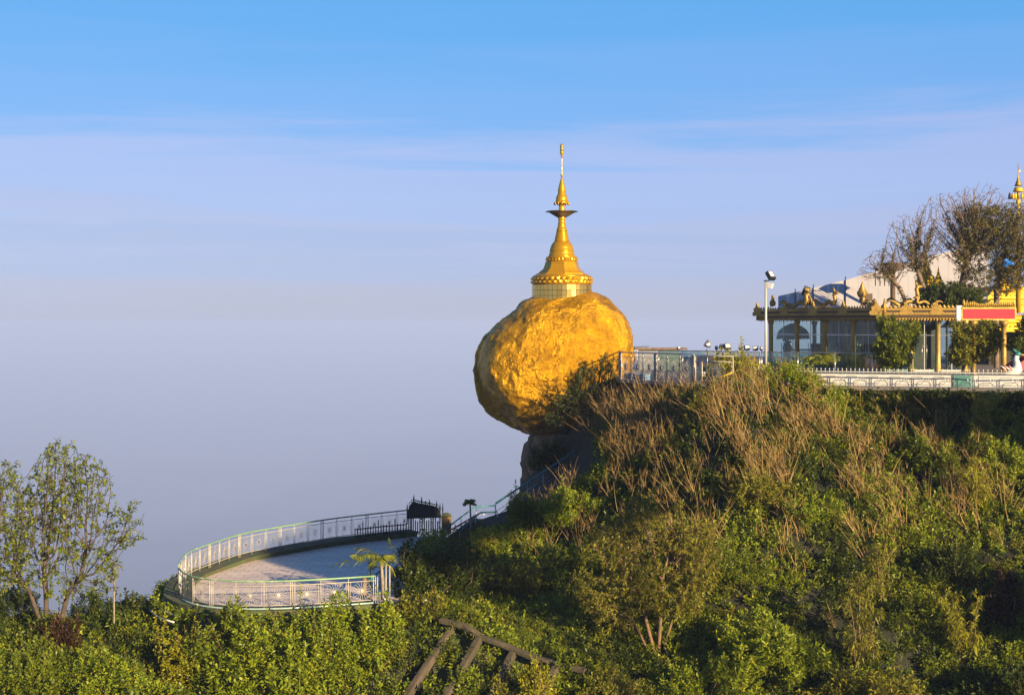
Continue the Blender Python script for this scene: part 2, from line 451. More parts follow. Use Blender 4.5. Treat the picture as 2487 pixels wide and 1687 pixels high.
def in_poly(x, y, poly):
    x = np.asarray(x); y = np.asarray(y)
    r = np.zeros(x.shape, bool)
    n = len(poly)
    for i in range(n):
        x1, y1 = poly[i]; x2, y2 = poly[(i + 1) % n]
        c = ((y1 > y) != (y2 > y))
        with np.errstate(divide='ignore', invalid='ignore'):
            xi = (x2 - x1) * (y - y1) / (y2 - y1 + 1e-12) + x1
        r ^= c & (x < xi)
    return r

def poly_dist(x, y, poly):
    d = np.full(np.shape(x), 1e9)
    n = len(poly)
    for i in range(n):
        ax, ay = poly[i]; bx, by = poly[(i + 1) % n]
        ex, ey = bx - ax, by - ay
        t = np.clip(((x - ax) * ex + (y - ay) * ey) / (ex * ex + ey * ey), 0, 1)
        d = np.minimum(d, np.hypot(x - ax - t * ex, y - ay - t * ey))
    return np.where(in_poly(x, y, poly), -d, d)

CTRL = [
    # camera bank and the dip in front of it
    (0, 0, 9.4), (-12, 2, 8.5), (12, 2, 5.0), (24, 4, 0.0), (24, 20, -3), (0, 12, 4.0), (0, 25, -3.5), (-15, 25, -5), (15, 25, -3), (0, 38, -5.5), (-20, 38, -6), (18, 38, -4.5),
    # left bank with the tree
    (-18, 54, -1.0), (-22, 56, -1.0), (-28, 54, -2.5), (-16, 50.5, -2.8), (-12, 50.5, -3.4), (-8, 51, -3.6), (-20, 46, -4.6), (-10, 46, -5.0),
    (-17.5, 60, -2.6), (-19, 66, -9), (-28, 70, -18), (-17, 78, -14), (-10, 84, -14), (-30, 90, -30),
    # under the platform
    (-9, 58, -1.0), (-9, 66, -1.0), (-6, 71, -1.0),
    # foot of the hill, concrete ribs
    (-4.6, 54.5, -0.6), (-3.6, 50, -3.4), (0, 48, -4.0), (-1.5, 56.5, -0.7), (2.2, 52, -1.9), (5, 50, -3.3), (10, 47, -4.0), (20, 46, -4.0),
    # left flank of the hill
    (-2.2, 66, 0.0), (-3.5, 74, 0.2), (0.5, 60, -0.9), (1.0, 66, 0.5), (1.2, 71, 1.5), (-1.5, 78, -1.0), (3.2, 75, 3.4), (4.5, 73, 5.3), (5.2, 77, 6.8),
    # hill face
    (5.2, 55, -1.2), (5.8, 60, 1.0), (6.6, 63, 2.5), (7.0, 67, 4.7), (7.2, 70, 6.6), (9.2, 66.6, 7.4),
    (10.5, 54, -0.6), (10.5, 60, 3.6), (11, 64, 6.6), (14.5, 65, 7.2), (14, 62, 4.9), (14, 58, 2.2), (14, 54, -0.6), (13.5, 51, -2.6),
    (20, 62, 5.6), (20, 59, 3.6), (20, 55, 0.9), (19, 52, -1.4), (28, 60, 7.0), (28, 54, 3.2), (32, 50, 2.5), (32, 44, 0.0), (40, 50, 3.5), (40, 42, 0.0), (45, 60, 7.5), (40, 25, -6),
    # plateau
    (8, 78, 7.9), (10, 85, 7.9), (20, 75, 7.9), (20, 100, 7.9), (35, 80, 7.9), (35, 110, 7.9), (4.5, 86, 4.2), (1.5, 82, 3.2), (-1.5, 84, -4), (3, 92, -2), (6, 100, 0), (0, 100, -14), (12, 125, 2),
]
CT = np.array(CTRL, float)
def _tps(r2): return 0.5 * r2 * np.log(r2 + 1e-9)
_n = len(CT)
_A = np.zeros((_n + 3, _n + 3))
_d2 = ((CT[:, None, :2] - CT[None, :, :2]) ** 2).sum(-1)
_A[:_n, :_n] = _tps(_d2) + np.eye(_n) * 3.0
_A[:_n, _n] = 1; _A[:_n, _n + 1:] = CT[:, :2]; _A[_n:, :_n] = _A[:_n, _n:].T
_w = np.linalg.solve(_A, np.concatenate([CT[:, 2], np.zeros(3)]))

def _lat(ix, iy, s):
    h = np.sin(ix * 127.1 + iy * 311.7 + s * 74.7) * 43758.5453
    return h - np.floor(h)
def vnoise(x, y, s=0):
    ix, iy = np.floor(x), np.floor(y); fx, fy = x - ix, y - iy
    fx = fx * fx * (3 - 2 * fx); fy = fy * fy * (3 - 2 * fy)
    a, b = _lat(ix, iy, s), _lat(ix + 1, iy, s); c, d = _lat(ix, iy + 1, s), _lat(ix + 1, iy + 1, s)
    return (a + (b - a) * fx) * (1 - fy) + (c + (d - c) * fx) * fy
def fnoise(x, y, s=0, o=4):
    t = 0; a = 0.5
    for k in range(o):
        t = t + a * vnoise(x * 2 ** k, y * 2 ** k, s + k * 13); a *= 0.5
    return t

def H(x, y):
    """height of the ground"""
    x = np.asarray(x, float); y = np.asarray(y, float)
    sh = x.shape; x = x.ravel(); y = y.ravel()
    xc = np.clip(x, -32, 46); yc = np.clip(y, -6, 126)
    z = np.empty(x.shape)
    for s in range(0, len(x), 20000):
        e = slice(s, s + 20000)
        d2 = (xc[e, None] - CT[None, :, 0]) ** 2 + (yc[e, None] - CT[None, :, 1]) ** 2
        z[e] = _tps(d2) @ _w[:_n] + _w[_n] + xc[e] * _w[_n + 1] + yc[e] * _w[_n + 2]
    out = np.hypot(x - xc, y - yc)
    z = z - out * 0.75
    z = z + (fnoise(x * 0.35, y * 0.35, 3) - 0.47) * 0.9
    dp = poly_dist(x, y, PLAT_POLY)
    z = np.where(dp < 1.0, np.minimum(z, -0.7), z)
    dt = poly_dist(x, y, TER_POLY)
    z = np.where(dt < 0.3, np.minimum(z, TERZ - 0.35), z)
    return np.maximum(z, -799).reshape(sh)

def axis(lo, hi, step, far):
    a = list(np.arange(lo, hi + 0.01, step))
    g = step; p = hi
    up = []
    while p < far:
        g *= 1.35; p += g; up.append(p)
    g = step; p = lo; dn = []
    while p > -far:
        g *= 1.35; p -= g; dn.append(p)
    return np.array(dn[::-1] + a + up)
ax = axis(-34, 48, 0.45, 1400); ay = axis(-8, 128, 0.45, 1400)
GX, GY = np.meshgrid(ax, ay)
GZ = H(GX, GY)
nx, ny = len(ax), len(ay)
idx = np.arange(nx * ny).reshape(ny, nx)
F4 = np.stack([idx[:-1, :-1], idx[:-1, 1:], idx[1:, 1:], idx[1:, :-1]], -1).reshape(-1, 4)
tag(link('hillside', np_mesh('hillside', np.stack([GX, GY, GZ], -1).reshape(-1, 3), F4, M['soil'], smooth=True)), kind='structure')

g = MB(); S_ = 60000
g.add([(-S_, -S_, -800), (S_, -S_, -800), (S_, S_, -800), (-S_, S_, -800)], [(0, 1, 2, 3)])
g.build('ground', M['plain'], kind='structure')

hz = MB(); hz.box((0, 0, (-801 + 31) / 2), (2 * S_ + 200, 2 * S_ + 200, 832))
hm = bpy.data.materials.new('valley_haze'); hm.use_nodes = True
hn = hm.node_tree.nodes; hn.remove(hn['Principled BSDF'])
pv = hn.new('ShaderNodeVolumePrincipled')
pv.inputs['Color'].default_value = (0.43, 0.53, 0.80, 1)
pv.inputs['Density'].default_value = 0.0003
pv.inputs['Anisotropy'].default_value = 0.0
hm.node_tree.links.new(pv.outputs[0], hn['Material Output'].inputs['Volume'])
hz.build('haze', hm, kind='stuff')
# ------------------------------------------------------------------ the balanced golden boulder
RD = 82.0
def rp_(xc, yc): return (1120 + xc / 3.03, 680 + yc / 3.03)
OUT = [(960, 78), (1060, 130), (1140, 190), (1200, 270), (1240, 370), (1260, 470), (1265, 530), (1255, 640), (1215, 760), (1130, 880), (1000, 990), (830, 1075),
       (680, 1125), (560, 1138), (480, 1130), (400, 1100), (300, 1050), (200, 980), (150, 920), (110, 820), (92, 720), (92, 640), (110, 540), (150, 450),
       (210, 370), (270, 310), (340, 262), (400, 213), (430, 180), (480, 140), (540, 118), (690, 100), (830, 84)]
RC = P(*rp_(690, 610), RD)
ang, rad = [], []
for q in OUT:
    w_ = P(*rp_(*q), RD) - RC
    ang.append(math.atan2(w_.z, w_.x)); rad.append(math.hypot(w_.x, w_.z))
o_ = np.argsort(ang); ang = np.array(ang)[o_]; rad = np.array(rad)[o_]
ang = np.concatenate([ang - 2 * math.pi, ang, ang + 2 * math.pi]); rad = np.tile(rad, 3)
def rock_r(t): return np.interp(t, ang, rad)

CRE = [(150, 470), (260, 330), (420, 228), (520, 210), (600, 216), (700, 240), (850, 335), (1010, 440), (1090, 500), (1140, 570)]
CREZ = [(a - 610) / 3.03 / FPX * RD for a, _ in CRE]; CREX = [(b - 690) / 3.03 / FPX * RD for _, b in CRE]
def rock_point(t, f):
    """t angle in the picture plane, f from -pi/2 (towards the viewer) to pi/2"""
    r = float(rock_r(t))
    r = (float(rock_r(t - 0.05)) + 2 * r + float(rock_r(t + 0.05))) / 4
    dep = 4.3
    cf = math.copysign(abs(math.cos(f)) ** 1.0, math.cos(f)); sf = math.copysign(abs(math.sin(f)) ** 1.0, math.sin(f))
    p = Vector((r * cf * math.cos(t), dep * sf, r * cf * math.sin(t)))
    if p.y < 0:                                   # the left flank turns away sharply along a crease
        xc = float(np.interp(-p.z, CREZ, CREX))
        dd = xc - p.x
        if dd > 0: p.y += min(1.25 * dd, -p.y * .85) * min(1, dd / .25)
    return p
NT, NF = 300, 150
verts = []
for j in range(NF + 1):
    f = -math.pi / 2 + math.pi * j / NF
    for i in range(NT):
        t = -math.pi + 2 * math.pi * i / NT
        p = rock_point(t, f)
        d = p.normalized()
        q = p * 0.42 + Vector((3.1, 1.7, 9.2))
        edge = 1.0
        big = noise.fractal(q, 1.0, 2.1, 3) * 0.13
        ridge = (1 - abs(noise.noise(p * 0.55 + Vector((7, 2, 1))))) ** 5 * 0.10 - 0.04
        med = noise.fractal(p * 1.5, 0.9, 2.0, 4) * 0.05
        fine = noise.fractal(p * 5.0, 0.8, 2.0, 4) * 0.02
        q3 = Vector((p.x * 1.3 + p.z * .7, p.y * 1.6, p.z * 1.3 - p.x * .7))
        crk = ((1 - abs(noise.noise(q3 * 1.1))) ** 3 - .4) * 0.05 + ((1 - abs(noise.noise(q3 * 2.6 + Vector((4, 4, 4))))) ** 3 - .4) * 0.026
        # the shallow scoops of the front face
        def dent(cx, cz, w, dep_):
            return -dep_ * math.exp(-(((p.x - cx) / w[0]) ** 2 + ((p.z - cz) / w[1]) ** 2)) if p.y < 0 else 0
        sc_ = dent(-0.2, 0.9, (0.45, 1.2), 0.22) + dent(1.0, -0.8, (0.7, 1.1), 0.25) + dent(-1.3, -1.6, (0.8, 0.9), 0.18) + dent(2.1, 1.9, (0.5, 0.25), 0.16) + dent(2.4, 1.0, (0.9, 0.16), 0.10)
        verts.append(p + d * ((big + ridge) * 0.8 + med + fine + crk + sc_) + RC)
faces = [(j * NT + i, j * NT + (i + 1) % NT, (j + 1) * NT + (i + 1) % NT, (j + 1) * NT + i) for j in range(NF) for i in range(NT)]
me = np_mesh('golden_boulder', np.array([tuple(v) for v in verts]), np.array(faces), M['rockgold'], smooth=True)
tag(link('golden_boulder', me), 'huge gilded boulder balanced on the cliff edge under the slender golden stupa', 'boulder')
from mathutils.bvhtree import BVHTree
ROCK_BVH = BVHTree.FromPolygons([tuple(v) for v in verts], faces)

# pedestal crag below it
cr_ = []
NT2, NH = 56, 40
pc = P(1345, 1150, 82.6)
zt, zb = P(0, 1049, 82).z, -9.0
lf_px = [(1050, 1288), (1062, 1276), (1085, 1266), (1110, 1261), (1150, 1258), (1185, 1257), (1230, 1258), (1300, 1262)]
for j in range(NH + 1):
    z = zt + (zb - zt) * (j / NH) ** 1.25
    py = HY - (z - CAMZ) / 82.0 * FPX
    lx = (np.interp(py, [a for a, _ in lf_px], [b for _, b in lf_px]) - CX) / FPX * 82.0
    rx = 6.5 + 0.15 * (zt - z)
    for i in range(NT2):
        a = 2 * math.pi * i / NT2
        hw = (rx - lx) / 2
        p = Vector(((lx + rx) / 2 + hw * math.copysign(abs(math.cos(a)) ** 0.8, math.cos(a)), 82.3 + (2.6 + 0.06 * (zt - z)) * math.sin(a), z))
        dd = Vector((math.cos(a), math.sin(a), 0))
        k = noise.fractal(Vector((p.x * 0.5, p.y * 0.5, p.z * 0.35)), 1.0, 2.0, 4) * 0.42 + noise.fractal(p * 1.7, 0.9, 2.0, 3) * 0.16 + (1 - abs(noise.noise(Vector((p.x * .9, p.y * .9, p.z * .3))))) ** 6 * -.35
        cr_.append(p + dd * (k - 0.1))
b_ = MB()
b_.add(cr_, [(j * NT2 + i, j * NT2 + (i + 1) % NT2, (j + 1) * NT2 + (i + 1) % NT2, (j + 1) * NT2 + i)[::-1] for j in range(NH) for i in range(NT2)] + [tuple(range(NT2))], True)
b_.build('crag', M['rock'], None, 'bare dark rock crag carrying the gilded boulder', cat='rock')

# ------------------------------------------------------------------ the stupa on the boulder
SX = (1364.5 - CX) / FPX * RD
def sz(yc): return CAMZ - (330 + yc / 3.665 - HY) / FPX * RD
def sr(hw): return hw / 3.665 / FPX * RD
SB = Vector((SX, RD, sz(1480)))
st = thing('stupa', SB, 'slender golden stupa with umbrella finial standing on top of the gilded boulder', 'stupa')
def lat(name, prof, m, n=40, smooth=True, a0=0, parent=None, caps=True, **kw):
    mb = MB(); mb.lathe((SX, RD, 0), [(sr(h), sz(y)) for y, h in prof], n, smooth, a0, caps)
    return mb.build(name, m, parent or st, **kw)
drum = lat('drum', [(1560, 258), (1325, 258)], M['agold'], 64)
NPL = 40
for ring, (y0, y1) in enumerate([(1327, 1374), (1376, 1422), (1424, 1475), (1477, 1540)]):
    r0 = sr(264)
    hgt = sz(y0) - sz(y1)
    wd = 2 * math.pi * r0 / NPL * 0.93
    pm = MB(); pm.box((0, 0, 0), (wd, 0.03, hgt * 0.97)); pme = pm.mesh('gold_plate', M['plate'])
    for k in range(NPL):
        a = 2 * math.pi * (k + 0.3) / NPL
        jit = random.uniform(-0.05, 0.05)
        mt = Matrix.Translation((SX + r0 * math.sin(a), RD - r0 * math.cos(a), (sz(y0) + sz(y1)) / 2)) @ Matrix.Rotation(a + jit, 4, 'Z') @ Matrix.Rotation(random.uniform(-0.02, 0.02), 4, 'X')
        link('gold_plate', pme, drum, mt)
# two rows of lotus petals
for ri, (yc, hgt) in enumerate([(1272, 30), (1305, 34)]):
    band = lat('lotus_band', [(yc + hgt / 2 + 2, 258), (yc + hgt / 2 - 2, 266), (yc - hgt / 2 + 2, 262), (yc - hgt / 2 - 2, 258)], M['gold'], 64)
    pm = MB()
    w, h = sr(265) * 2 * math.pi / 34, sr(hgt)
    s_ = 1 if ri else -1
    pm.add([(-w * .46, 0, s_ * -h * .4), (w * .46, 0, s_ * -h * .4), (w * .42, -.02, s_ * h * .1), (w * .25, -.05, s_ * h * .34), (0, -.075, s_ * h * .46), (-w * .25, -.05, s_ * h * .34), (-w * .42, -.02, s_ * h * .1), (0, -.09, s_ * -h * .05)],
           [(7, i, (i + 1) % 7) for i in range(7)])
    pme = pm.mesh('petal', M['gold'])
    for k in range(34):
        a = 2 * math.pi * (k + 0.5 * ri) / 34
        r0 = sr(266)
        link('petal', pme, band, Matrix.Translation((SX + r0 * math.sin(a), RD - r0 * math.cos(a), sz(yc))) @ Matrix.Rotation(a, 4, 'Z'))
lat('base_molding', [(1258, 262), (1250, 264), (1246, 255), (1240, 243), (1236, 236)], M['gold'], 48)
a8 = R(5.4)
def octo(name, prof): return lat(name, prof, M['gold'], 8, False, a8)
octo('terrace', [(1240, 232), (1228, 232), (1227, 218), (1222, 216)])
octo('terrace', [(1222, 208), (1206, 196), (1205, 190), (1196, 186)])
octo('terrace', [(1197, 178), (1188, 172), (1187, 168), (1134, 147), (1133, 152), (1122, 148)])
b1 = lat('lotus_band', [(1122, 132), (1116, 137), (1090, 137), (1086, 141), (1079, 141), (1078, 128)], M['gold'], 48)
pm = MB(); w, h = sr(137) * 2 * math.pi / 28, sr(26)
pm.add([(-w * .45, 0, -h * .45), (w * .45, 0, -h * .45), (w * .3, -.03, h * .2), (0, -.05, h * .45), (-w * .3, -.03, h * .2), (0, -.06, -h * .1)], [(5, i, (i + 1) % 5) for i in range(5)])
pme = pm.mesh('petal', M['gold'])
for k in range(28):
    a = 2 * math.pi * k / 28
    link('petal', pme, b1, Matrix.Translation((SX + sr(137) * math.sin(a), RD - sr(137) * math.cos(a), sz(1103))) @ Matrix.Rotation(a, 4, 'Z'))
lat('bell', [(1078, 126), (1066, 119), (1048, 111), (1030, 108.5), (1027, 111), (1021, 111), (1018, 107), (1000, 104), (985, 99), (968, 91), (953, 80), (945, 72), (940, 68)], M['gold'], 48)
rings = []
for k in range(7):
    y = 940 - k * 13; hw_ = 68 - k * 2.9
    rings += [(y, hw_ - 3.5), (y - 2.5, hw_ - 0.4), (y - 6.5, hw_), (y - 10.5, hw_ - 1.6), (y - 12.9, hw_ - 5.5)]
lat('ringed_neck', rings, M['gold'], 40)
lat('lotus_bud', [(850, 44), (844, 49), (838, 49), (832, 46), (812, 38), (796, 34), (788, 37), (781, 37), (778, 32), (760, 31), (738, 35), (728, 36), (724, 34)], M['gold'], 32)
lat('umbrella_dish', [(724, 44), (712, 66), (694, 96), (678, 122), (673, 133), (676, 146), (670, 134), (680, 112), (700, 80), (716, 50)], M['bronze'], 48, caps=False)
lat('finial_neck', [(728, 33), (700, 31), (640, 26), (612, 27)], M['gold'], 24)
crown = lat('finial_crown', [(612, 30), (604, 58), (594, 66), (588, 54), (566, 53), (542, 50), (530, 42), (518, 37), (498, 35), (494, 30), (490, 37), (480, 35), (460, 30), (440, 25), (420, 20), (395, 13), (372, 7), (365, 4)], M['gold'], 24)
for k in range(12):
    a = 2 * math.pi * k / 12
    p = Vector((SX + sr(67) * math.sin(a), RD - sr(67) * math.cos(a), sz(598)))
    MB().tube([p + Vector((0, 0, .1)), p, p - Vector((0, 0, .07)), p - Vector((0, 0, .12))], [.008, .03, .045, .02], 5).build('bell_pendant', M['gold'], crown)
prof = [(366, 5)]
for y, h in [(356, 11), (345, 12), (334, 5), (322, 7), (312, 5), (300, 9), (288, 4), (276, 6), (262, 4), (250, 6.5), (236, 4), (222, 6), (208, 4), (196, 5), (184, 8), (170, 11), (160, 13), (152, 18), (144, 18), (138, 13)]:
    prof.append((y, h))
lat('vane_rod', prof, M['gold'], 12)
lat('diamond_bud', [(139, 13), (130, 15.5), (110, 16), (92, 15.5), (82, 15), (78, 11), (70, 4)], M['agold'], 12)
# ------------------------------------------------------------------ lower platform
def resample(pts, step):
    pts = [Vector(p) for p in pts]
    L = [0]
    for a, b in zip(pts, pts[1:]): L.append(L[-1] + (b - a).length)
    n = max(1, round(L[-1] / step)); out = []
    for k in range(n + 1):
        s = L[-1] * k / n
        i = max(j for j in range(len(L)) if L[j] <= s + 1e-9); i = min(i, len(pts) - 2)
        t = (s - L[i]) / max(1e-9, L[i + 1] - L[i])
        out.append(pts[i].lerp(pts[i + 1], t))
    return out

def smooth_path(pts, it=3):
    pts = [Vector(p) for p in pts]
    for _ in range(it):
        pts = [pts[0]] + [(pts[i - 1] + 2 * pts[i] + pts[i + 1]) / 4 for i in range(1, len(pts) - 1)] + [pts[-1]]
    return pts

def offset(pts, d):
    out = []
    for i, p in enumerate(pts):
        t = (pts[min(i + 1, len(pts) - 1)] - pts[max(i - 1, 0)]); t.z = 0; t.normalize()
        out.append(p + Vector((t.y, -t.x, 0)) * d)
    return out

rim = smooth_path(resample(PLAT, 0.6), 6)            # from the gate round the tip to the stair side
inner_pts = offset(rim, -0.55); outer_pts = offset(rim, 0.55)
if (inner_pts[len(rim) // 2] - Vector((-9, 62, 0))).length > (outer_pts[len(rim) // 2] - Vector((-9, 62, 0))).length:
    inner_pts, outer_pts = outer_pts, inner_pts
def _nar(i): return float(np.interp(i / len(rim), [0, .50, .62, .74, 1], [.7, 1.0, 1.0, .35, .35]))
outer_pts = [rim[i].lerp(outer_pts[i], _nar(i)) for i in range(len(rim))]
tailp = [Vector((-3.0, 57.0, 0)), Vector((-2.5, 66, 0)), Vector((-3.6, 74, 0))]
fl = MB(); poly = inner_pts + tailp
fl.prism(poly, (0, 0, -0.6), (0, 0, 0.0))
fl.build('platform_floor', M['tiles'], kind='structure')
wl_ = MB()
far_n = int(len(rim) * 0.6)
n_ = len(rim)
# the retaining wall: battered ring under the railing, kerb on top
vv = []
for i in range(n_):
    a, b = inner_pts[i], outer_pts[i]
    hK = 0.12 + 0.16 * max(0, 1 - i / far_n)
    out_d = (b - a).normalized()
    w2 = noise.noise(b * 0.8) * 0.12
    vv += [a + Vector((0, 0, -0.3)), a + Vector((0, 0, hK)), b + Vector((0, 0, hK)) + out_d * (0.1 + w2), b + out_d * (0.3 + w2) + Vector((0, 0, -0.9)), b + out_d * 0.55 + Vector((0, 0, -4.5))]
fs = [(i * 5 + k, i * 5 + k + 1, (i + 1) * 5 + k + 1, (i + 1) * 5 + k) for i in range(n_ - 1) for k in range(4)]
wl_.add(vv, fs)
pw_ = wl_.build('platform_wall', M['moss'], None, 'mossy kerb and retaining wall rimming the lower paved platform', cat='wall')
WALL_OUT = [(outer_pts[i], (outer_pts[i] - inner_pts[i]).normalized()) for i in range(n_)]

def sunburst_mesh(r, mt, spokes=18, half=False, t=0.005):
    mb = MB()
    a_ = [2 * math.pi * k / spokes for k in range(spokes)]
    if half: a_ = [math.pi * k / (spokes - 1) for k in range(spokes)]
    r0 = r * 0.2
    for a in a_:
        mb.bar((r0 * math.cos(a), 0, r0 * math.sin(a)), (r * 0.86 * math.cos(a), 0, r * 0.86 * math.sin(a)), t * 2, t * 2, up=Vector((0, 1, 0)))
    da = a_[1] - a_[0]
    for a in a_[:len(a_) - (1 if half else 0)]:            # scalloped petal tips
        mid = a + da / 2
        pts = []
        for k in range(5):
            q = a + da * k / 4
            rr = r * (0.86 + 0.14 * math.sin(math.pi * k / 4))
            pts.append((rr * math.cos(q), 0, rr * math.sin(q)))
        mb.tube(pts, t, 4)
    ring = [(r0 * math.cos(2 * math.pi * k / 12), 0, r0 * math.sin(2 * math.pi * k / 12)) for k in range(13)]
    if half: ring = [(r0 * math.cos(math.pi * k / 8), 0, r0 * math.sin(math.pi * k / 8)) for k in range(9)]
    mb.tube(ring, t * 1.3, 5)
    return mb.mesh('sunburst', mt)

def hub_mesh(r, mt):
    mb = MB(); n = 12
    for s in (-0.02, 0.02):
        mb.add([(r * math.cos(2 * math.pi * k / n), s, r * math.sin(2 * math.pi * k / n)) for k in range(n)] + [(0, s * 2, 0)], [((k, (k + 1) % n, n) if s > 0 else ((k + 1) % n, k, n)) for k in range(n)])
    return mb.mesh('hub', mt)

def railing(path, h, label, panel=0.95, group=3, top=M['grail'], post=M['cream'], base=0.16, rr=None, cat='railing', hubs=True, sun=M['cream'], pr=0.018, st_=0.005):
    """path: foot points; posts every `panel`, doubled every `group`; a sunburst in each bay"""
    pts = resample(path, panel)
    root = thing('railing', pts[0], label, cat)
    up = Vector((0, 0, 1))
    MB().tube([p + up * h for p in pts], 0.036, 8).build('top_rail', top, root)
    MB().tube([p + up * (h * 0.84) for p in pts], 0.016, 6).build('middle_rail', post, root)
    MB().tube([p + up * (base) for p in pts], 0.016, 6).build('bottom_rail', post, root)
    r = rr or min(panel * 0.42, h * 0.36)
    sm_ = sunburst_mesh(r, sun, t=st_); hm_ = hub_mesh(r * 0.17, sun)
    for i, p in enumerate(pts):
        t = pts[min(i + 1, len(pts) - 1)] - pts[max(i - 1, 0)]; t.normalize()
        offs = [0] if i % group else [-0.085, 0, 0.085]
        for q in offs:
            MB().tube([p + t * q, p + t * q + up * (h - 0.03)], pr, 6).build('post', post, root)
        if i < len(pts) - 1:
            a, b = p, pts[i + 1]
            t2 = (b - a); c = (a + b) / 2 + up * (base + (h * 0.84 - base) / 2)
            ang_ = math.atan2(t2.y, t2.x)
            mt = Matrix.Translation(c) @ Matrix.Rotation(ang_, 4, 'Z') @ Matrix.Rotation(random.uniform(-.1, .1), 4, 'Y')
            so = link('sunburst', sm_, root, mt)
            if hubs: link('hub', hm_, so, mt)
            for s in (0.08, 0.92):
                q = a.lerp(b, s)
                MB().bar(q + up * base, q + up * (h * 0.84), 0.016).build('baluster', post, root)
    return root

kz = lambda i: 0.12 + 0.16 * max(0, 1 - i / far_n)
rp3 = [p + Vector((0, 0, kz(i) - 0.02)) for i, p in enumerate(rim)]
k1 = int(n_ * 0.66)
railing(rp3[:k1], 1.1, 'curved sunburst railing along the far edge of the lower platform')
railing(rp3[k1:], 1.1, 'sunburst railing with yellow-green handrail along the near edge of the lower platform', panel=1.1, rr=0.40)
MB().tube([p + Vector((0, -.12, .06)) for p in rp3[k1 + 2:]], 0.035, 6).build('base_pipe', mat('pale_teal_pipe', (0.45, 0.62, 0.56), .4, var=.2), bpy.data.objects['railing.001'])
# pair of cream gate posts at the stair end of the near railing
pe = rp3[-1]
for i, (dx, hh) in enumerate([(0.42, 1.5), (0.56, 1.42)]):
    b_ = MB(); b_.tube([pe + Vector((dx, 0.1 * i, 0)), pe + Vector((dx, 0.1 * i, hh))], 0.022, 8); b_.ball(pe + Vector((dx, .1 * i, hh + .03)), 0.04)
    b_.build('gate_post', M['cream'], None, ['taller cream gate post at the stair end of the platform railing', 'shorter cream gate post at the stair end of the platform railing'][i], cat='post')
# bent pipes on the ledge at the tip
for i, (off_, zz) in enumerate([(0.75, -0.25), (1.0, -0.45)]):
    tip = n_ * 58 // 100
    seg = [outer_pts[j] + (outer_pts[j] - inner_pts[j]).normalized() * (off_ - 0.3) + Vector((0, 0, zz)) for j in range(tip - 3, tip + 9)]
    MB().tube(seg, 0.035, 6).build('bent_pipe', M['white'], None, ['pale pipe curving along the ledge outside the platform tip, nearer the railing', 'pale pipe curving along the ledge outside the platform tip, further out'][i], cat='pipe')

# ------------------------------------------------------------------ iron shrine cage at the far end of the platform
gl_, gr_ = GP(988, 1300, 0.0), GP(1066, 1292, 0.0)
gz = 0.1
gb = gl_.copy(); gb.z = gz
cage = thing('spiked_gate', gb, 'black iron gate with tall spikes at the far end of the lower platform', 'gate')
gw = 1.85; gd = Vector((0.97, 0.24, 0)).normalized(); gn = Vector((0.24, -0.97, 0))
tp = [(0.0, 1.05), (0.16, 1.5), (0.34, 1.72), (0.62, 1.62), (0.9, 1.56), (1.2, 1.5), (1.5, 1.42), (1.7, 1.34), (1.85, 1.0)]
poly = [gb + gd * x + Vector((0, 0, z)) for x, z in tp] + [gb + gd * gw + Vector((0, 0, .8)), gb + Vector((0, 0, .8))]
MB().prism(poly, gn * 0.03, gn * -0.03).build('panel', M['darkmetal'], cage)
for x, z, hh in [(0.02, 1.0, 0.62), (0.38, 1.66, 0.42), (0.8, 1.55, 0.42), (1.02, 1.5, 0.26), (1.22, 1.44, 0.38), (1.62, 1.3, 0.42), (1.8, 1.0, 0.6), (1.95, .9, .72)]:
    q = gb + gd * x + Vector((0, 0, z))
    MB().tube([q - Vector((0, 0, 0.5)), q, q + Vector((0, 0, hh * .3)), q + Vector((0, 0, hh * .45)), q + Vector((0, 0, hh))], [.035, .04, .03, .05, .006], 6).build('spike', M['darkmetal'], cage)
for k in range(15):
    x = 0.1 + k * 0.12
    q = gb + gd * x
    MB().bar(q + gn * 0.05, q + gn * 0.05 + Vector((0, 0, 1.0 + 0.4 * math.sin(k * 1.3))), 0.055).build('bar', M['darkmetal'], cage)
for k in range(16):                      # scrolled crest
    q = gb + gd * (0.1 + k * 0.11) + Vector((0, 0, np.interp(0.1 + k * 0.11, [a for a, _ in tp], [b for _, b in tp]))) + gn * 0.04
    MB().tube([q + gd * (0.09 * math.cos(t_)) + Vector((0, 0, 0.09 * math.sin(t_) + 0.03)) for t_ in np.linspace(0, 5, 9)], 0.02, 5).build('scroll', M['darkmetal'], cage)
yb = thing('stone_pillar', gb + gd * 2.15, 'ochre stone pillar right of the black spiked gate', 'pillar')
b_ = MB(); b_.box(gb + gd * 2.15 + Vector((0, 0, .38)), (.5, .5, .9)); b_.build('shaft', mat('ochre_stone', (0.35, 0.20, 0.05), 0.8, var=0.4, bump=.4), yb)
b_ = MB(); b_.lathe(gb + gd * 2.15, [(.37, .83), (.37, .9), (.28, .98), (.1, 1.05)], 4, False, R(45)); b_.build('cap', M['moss'], yb)
# low black iron fence with scrolls behind the railing by the gate
fp = [GP(860, 1312, 0.2) + Vector((0, 0.4, 0)), GP(925, 1304, 0.2) + Vector((0, 0.4, 0)), GP(985, 1299, 0.2) + Vector((0, .4, 0))]
fr_ = thing('iron_fence', fp[0], 'low black wrought iron fence behind the platform railing, left of the spiked gate', 'fence')
rs_ = resample(fp, 0.16)
for z in (0.1, 0.5): MB().tube([p + Vector((0, 0, z)) for p in rs_], 0.03, 5).build('rail', M['darkmetal'], fr_)
for i, p in enumerate(rs_):
    hh = 0.9 if i % 6 == 3 else 0.62
    MB().tube([p, p + Vector((0, 0, hh - .1)), p + Vector((0, 0, hh))], [.025, .03, .004], 5).build('picket', M['darkmetal'], fr_)

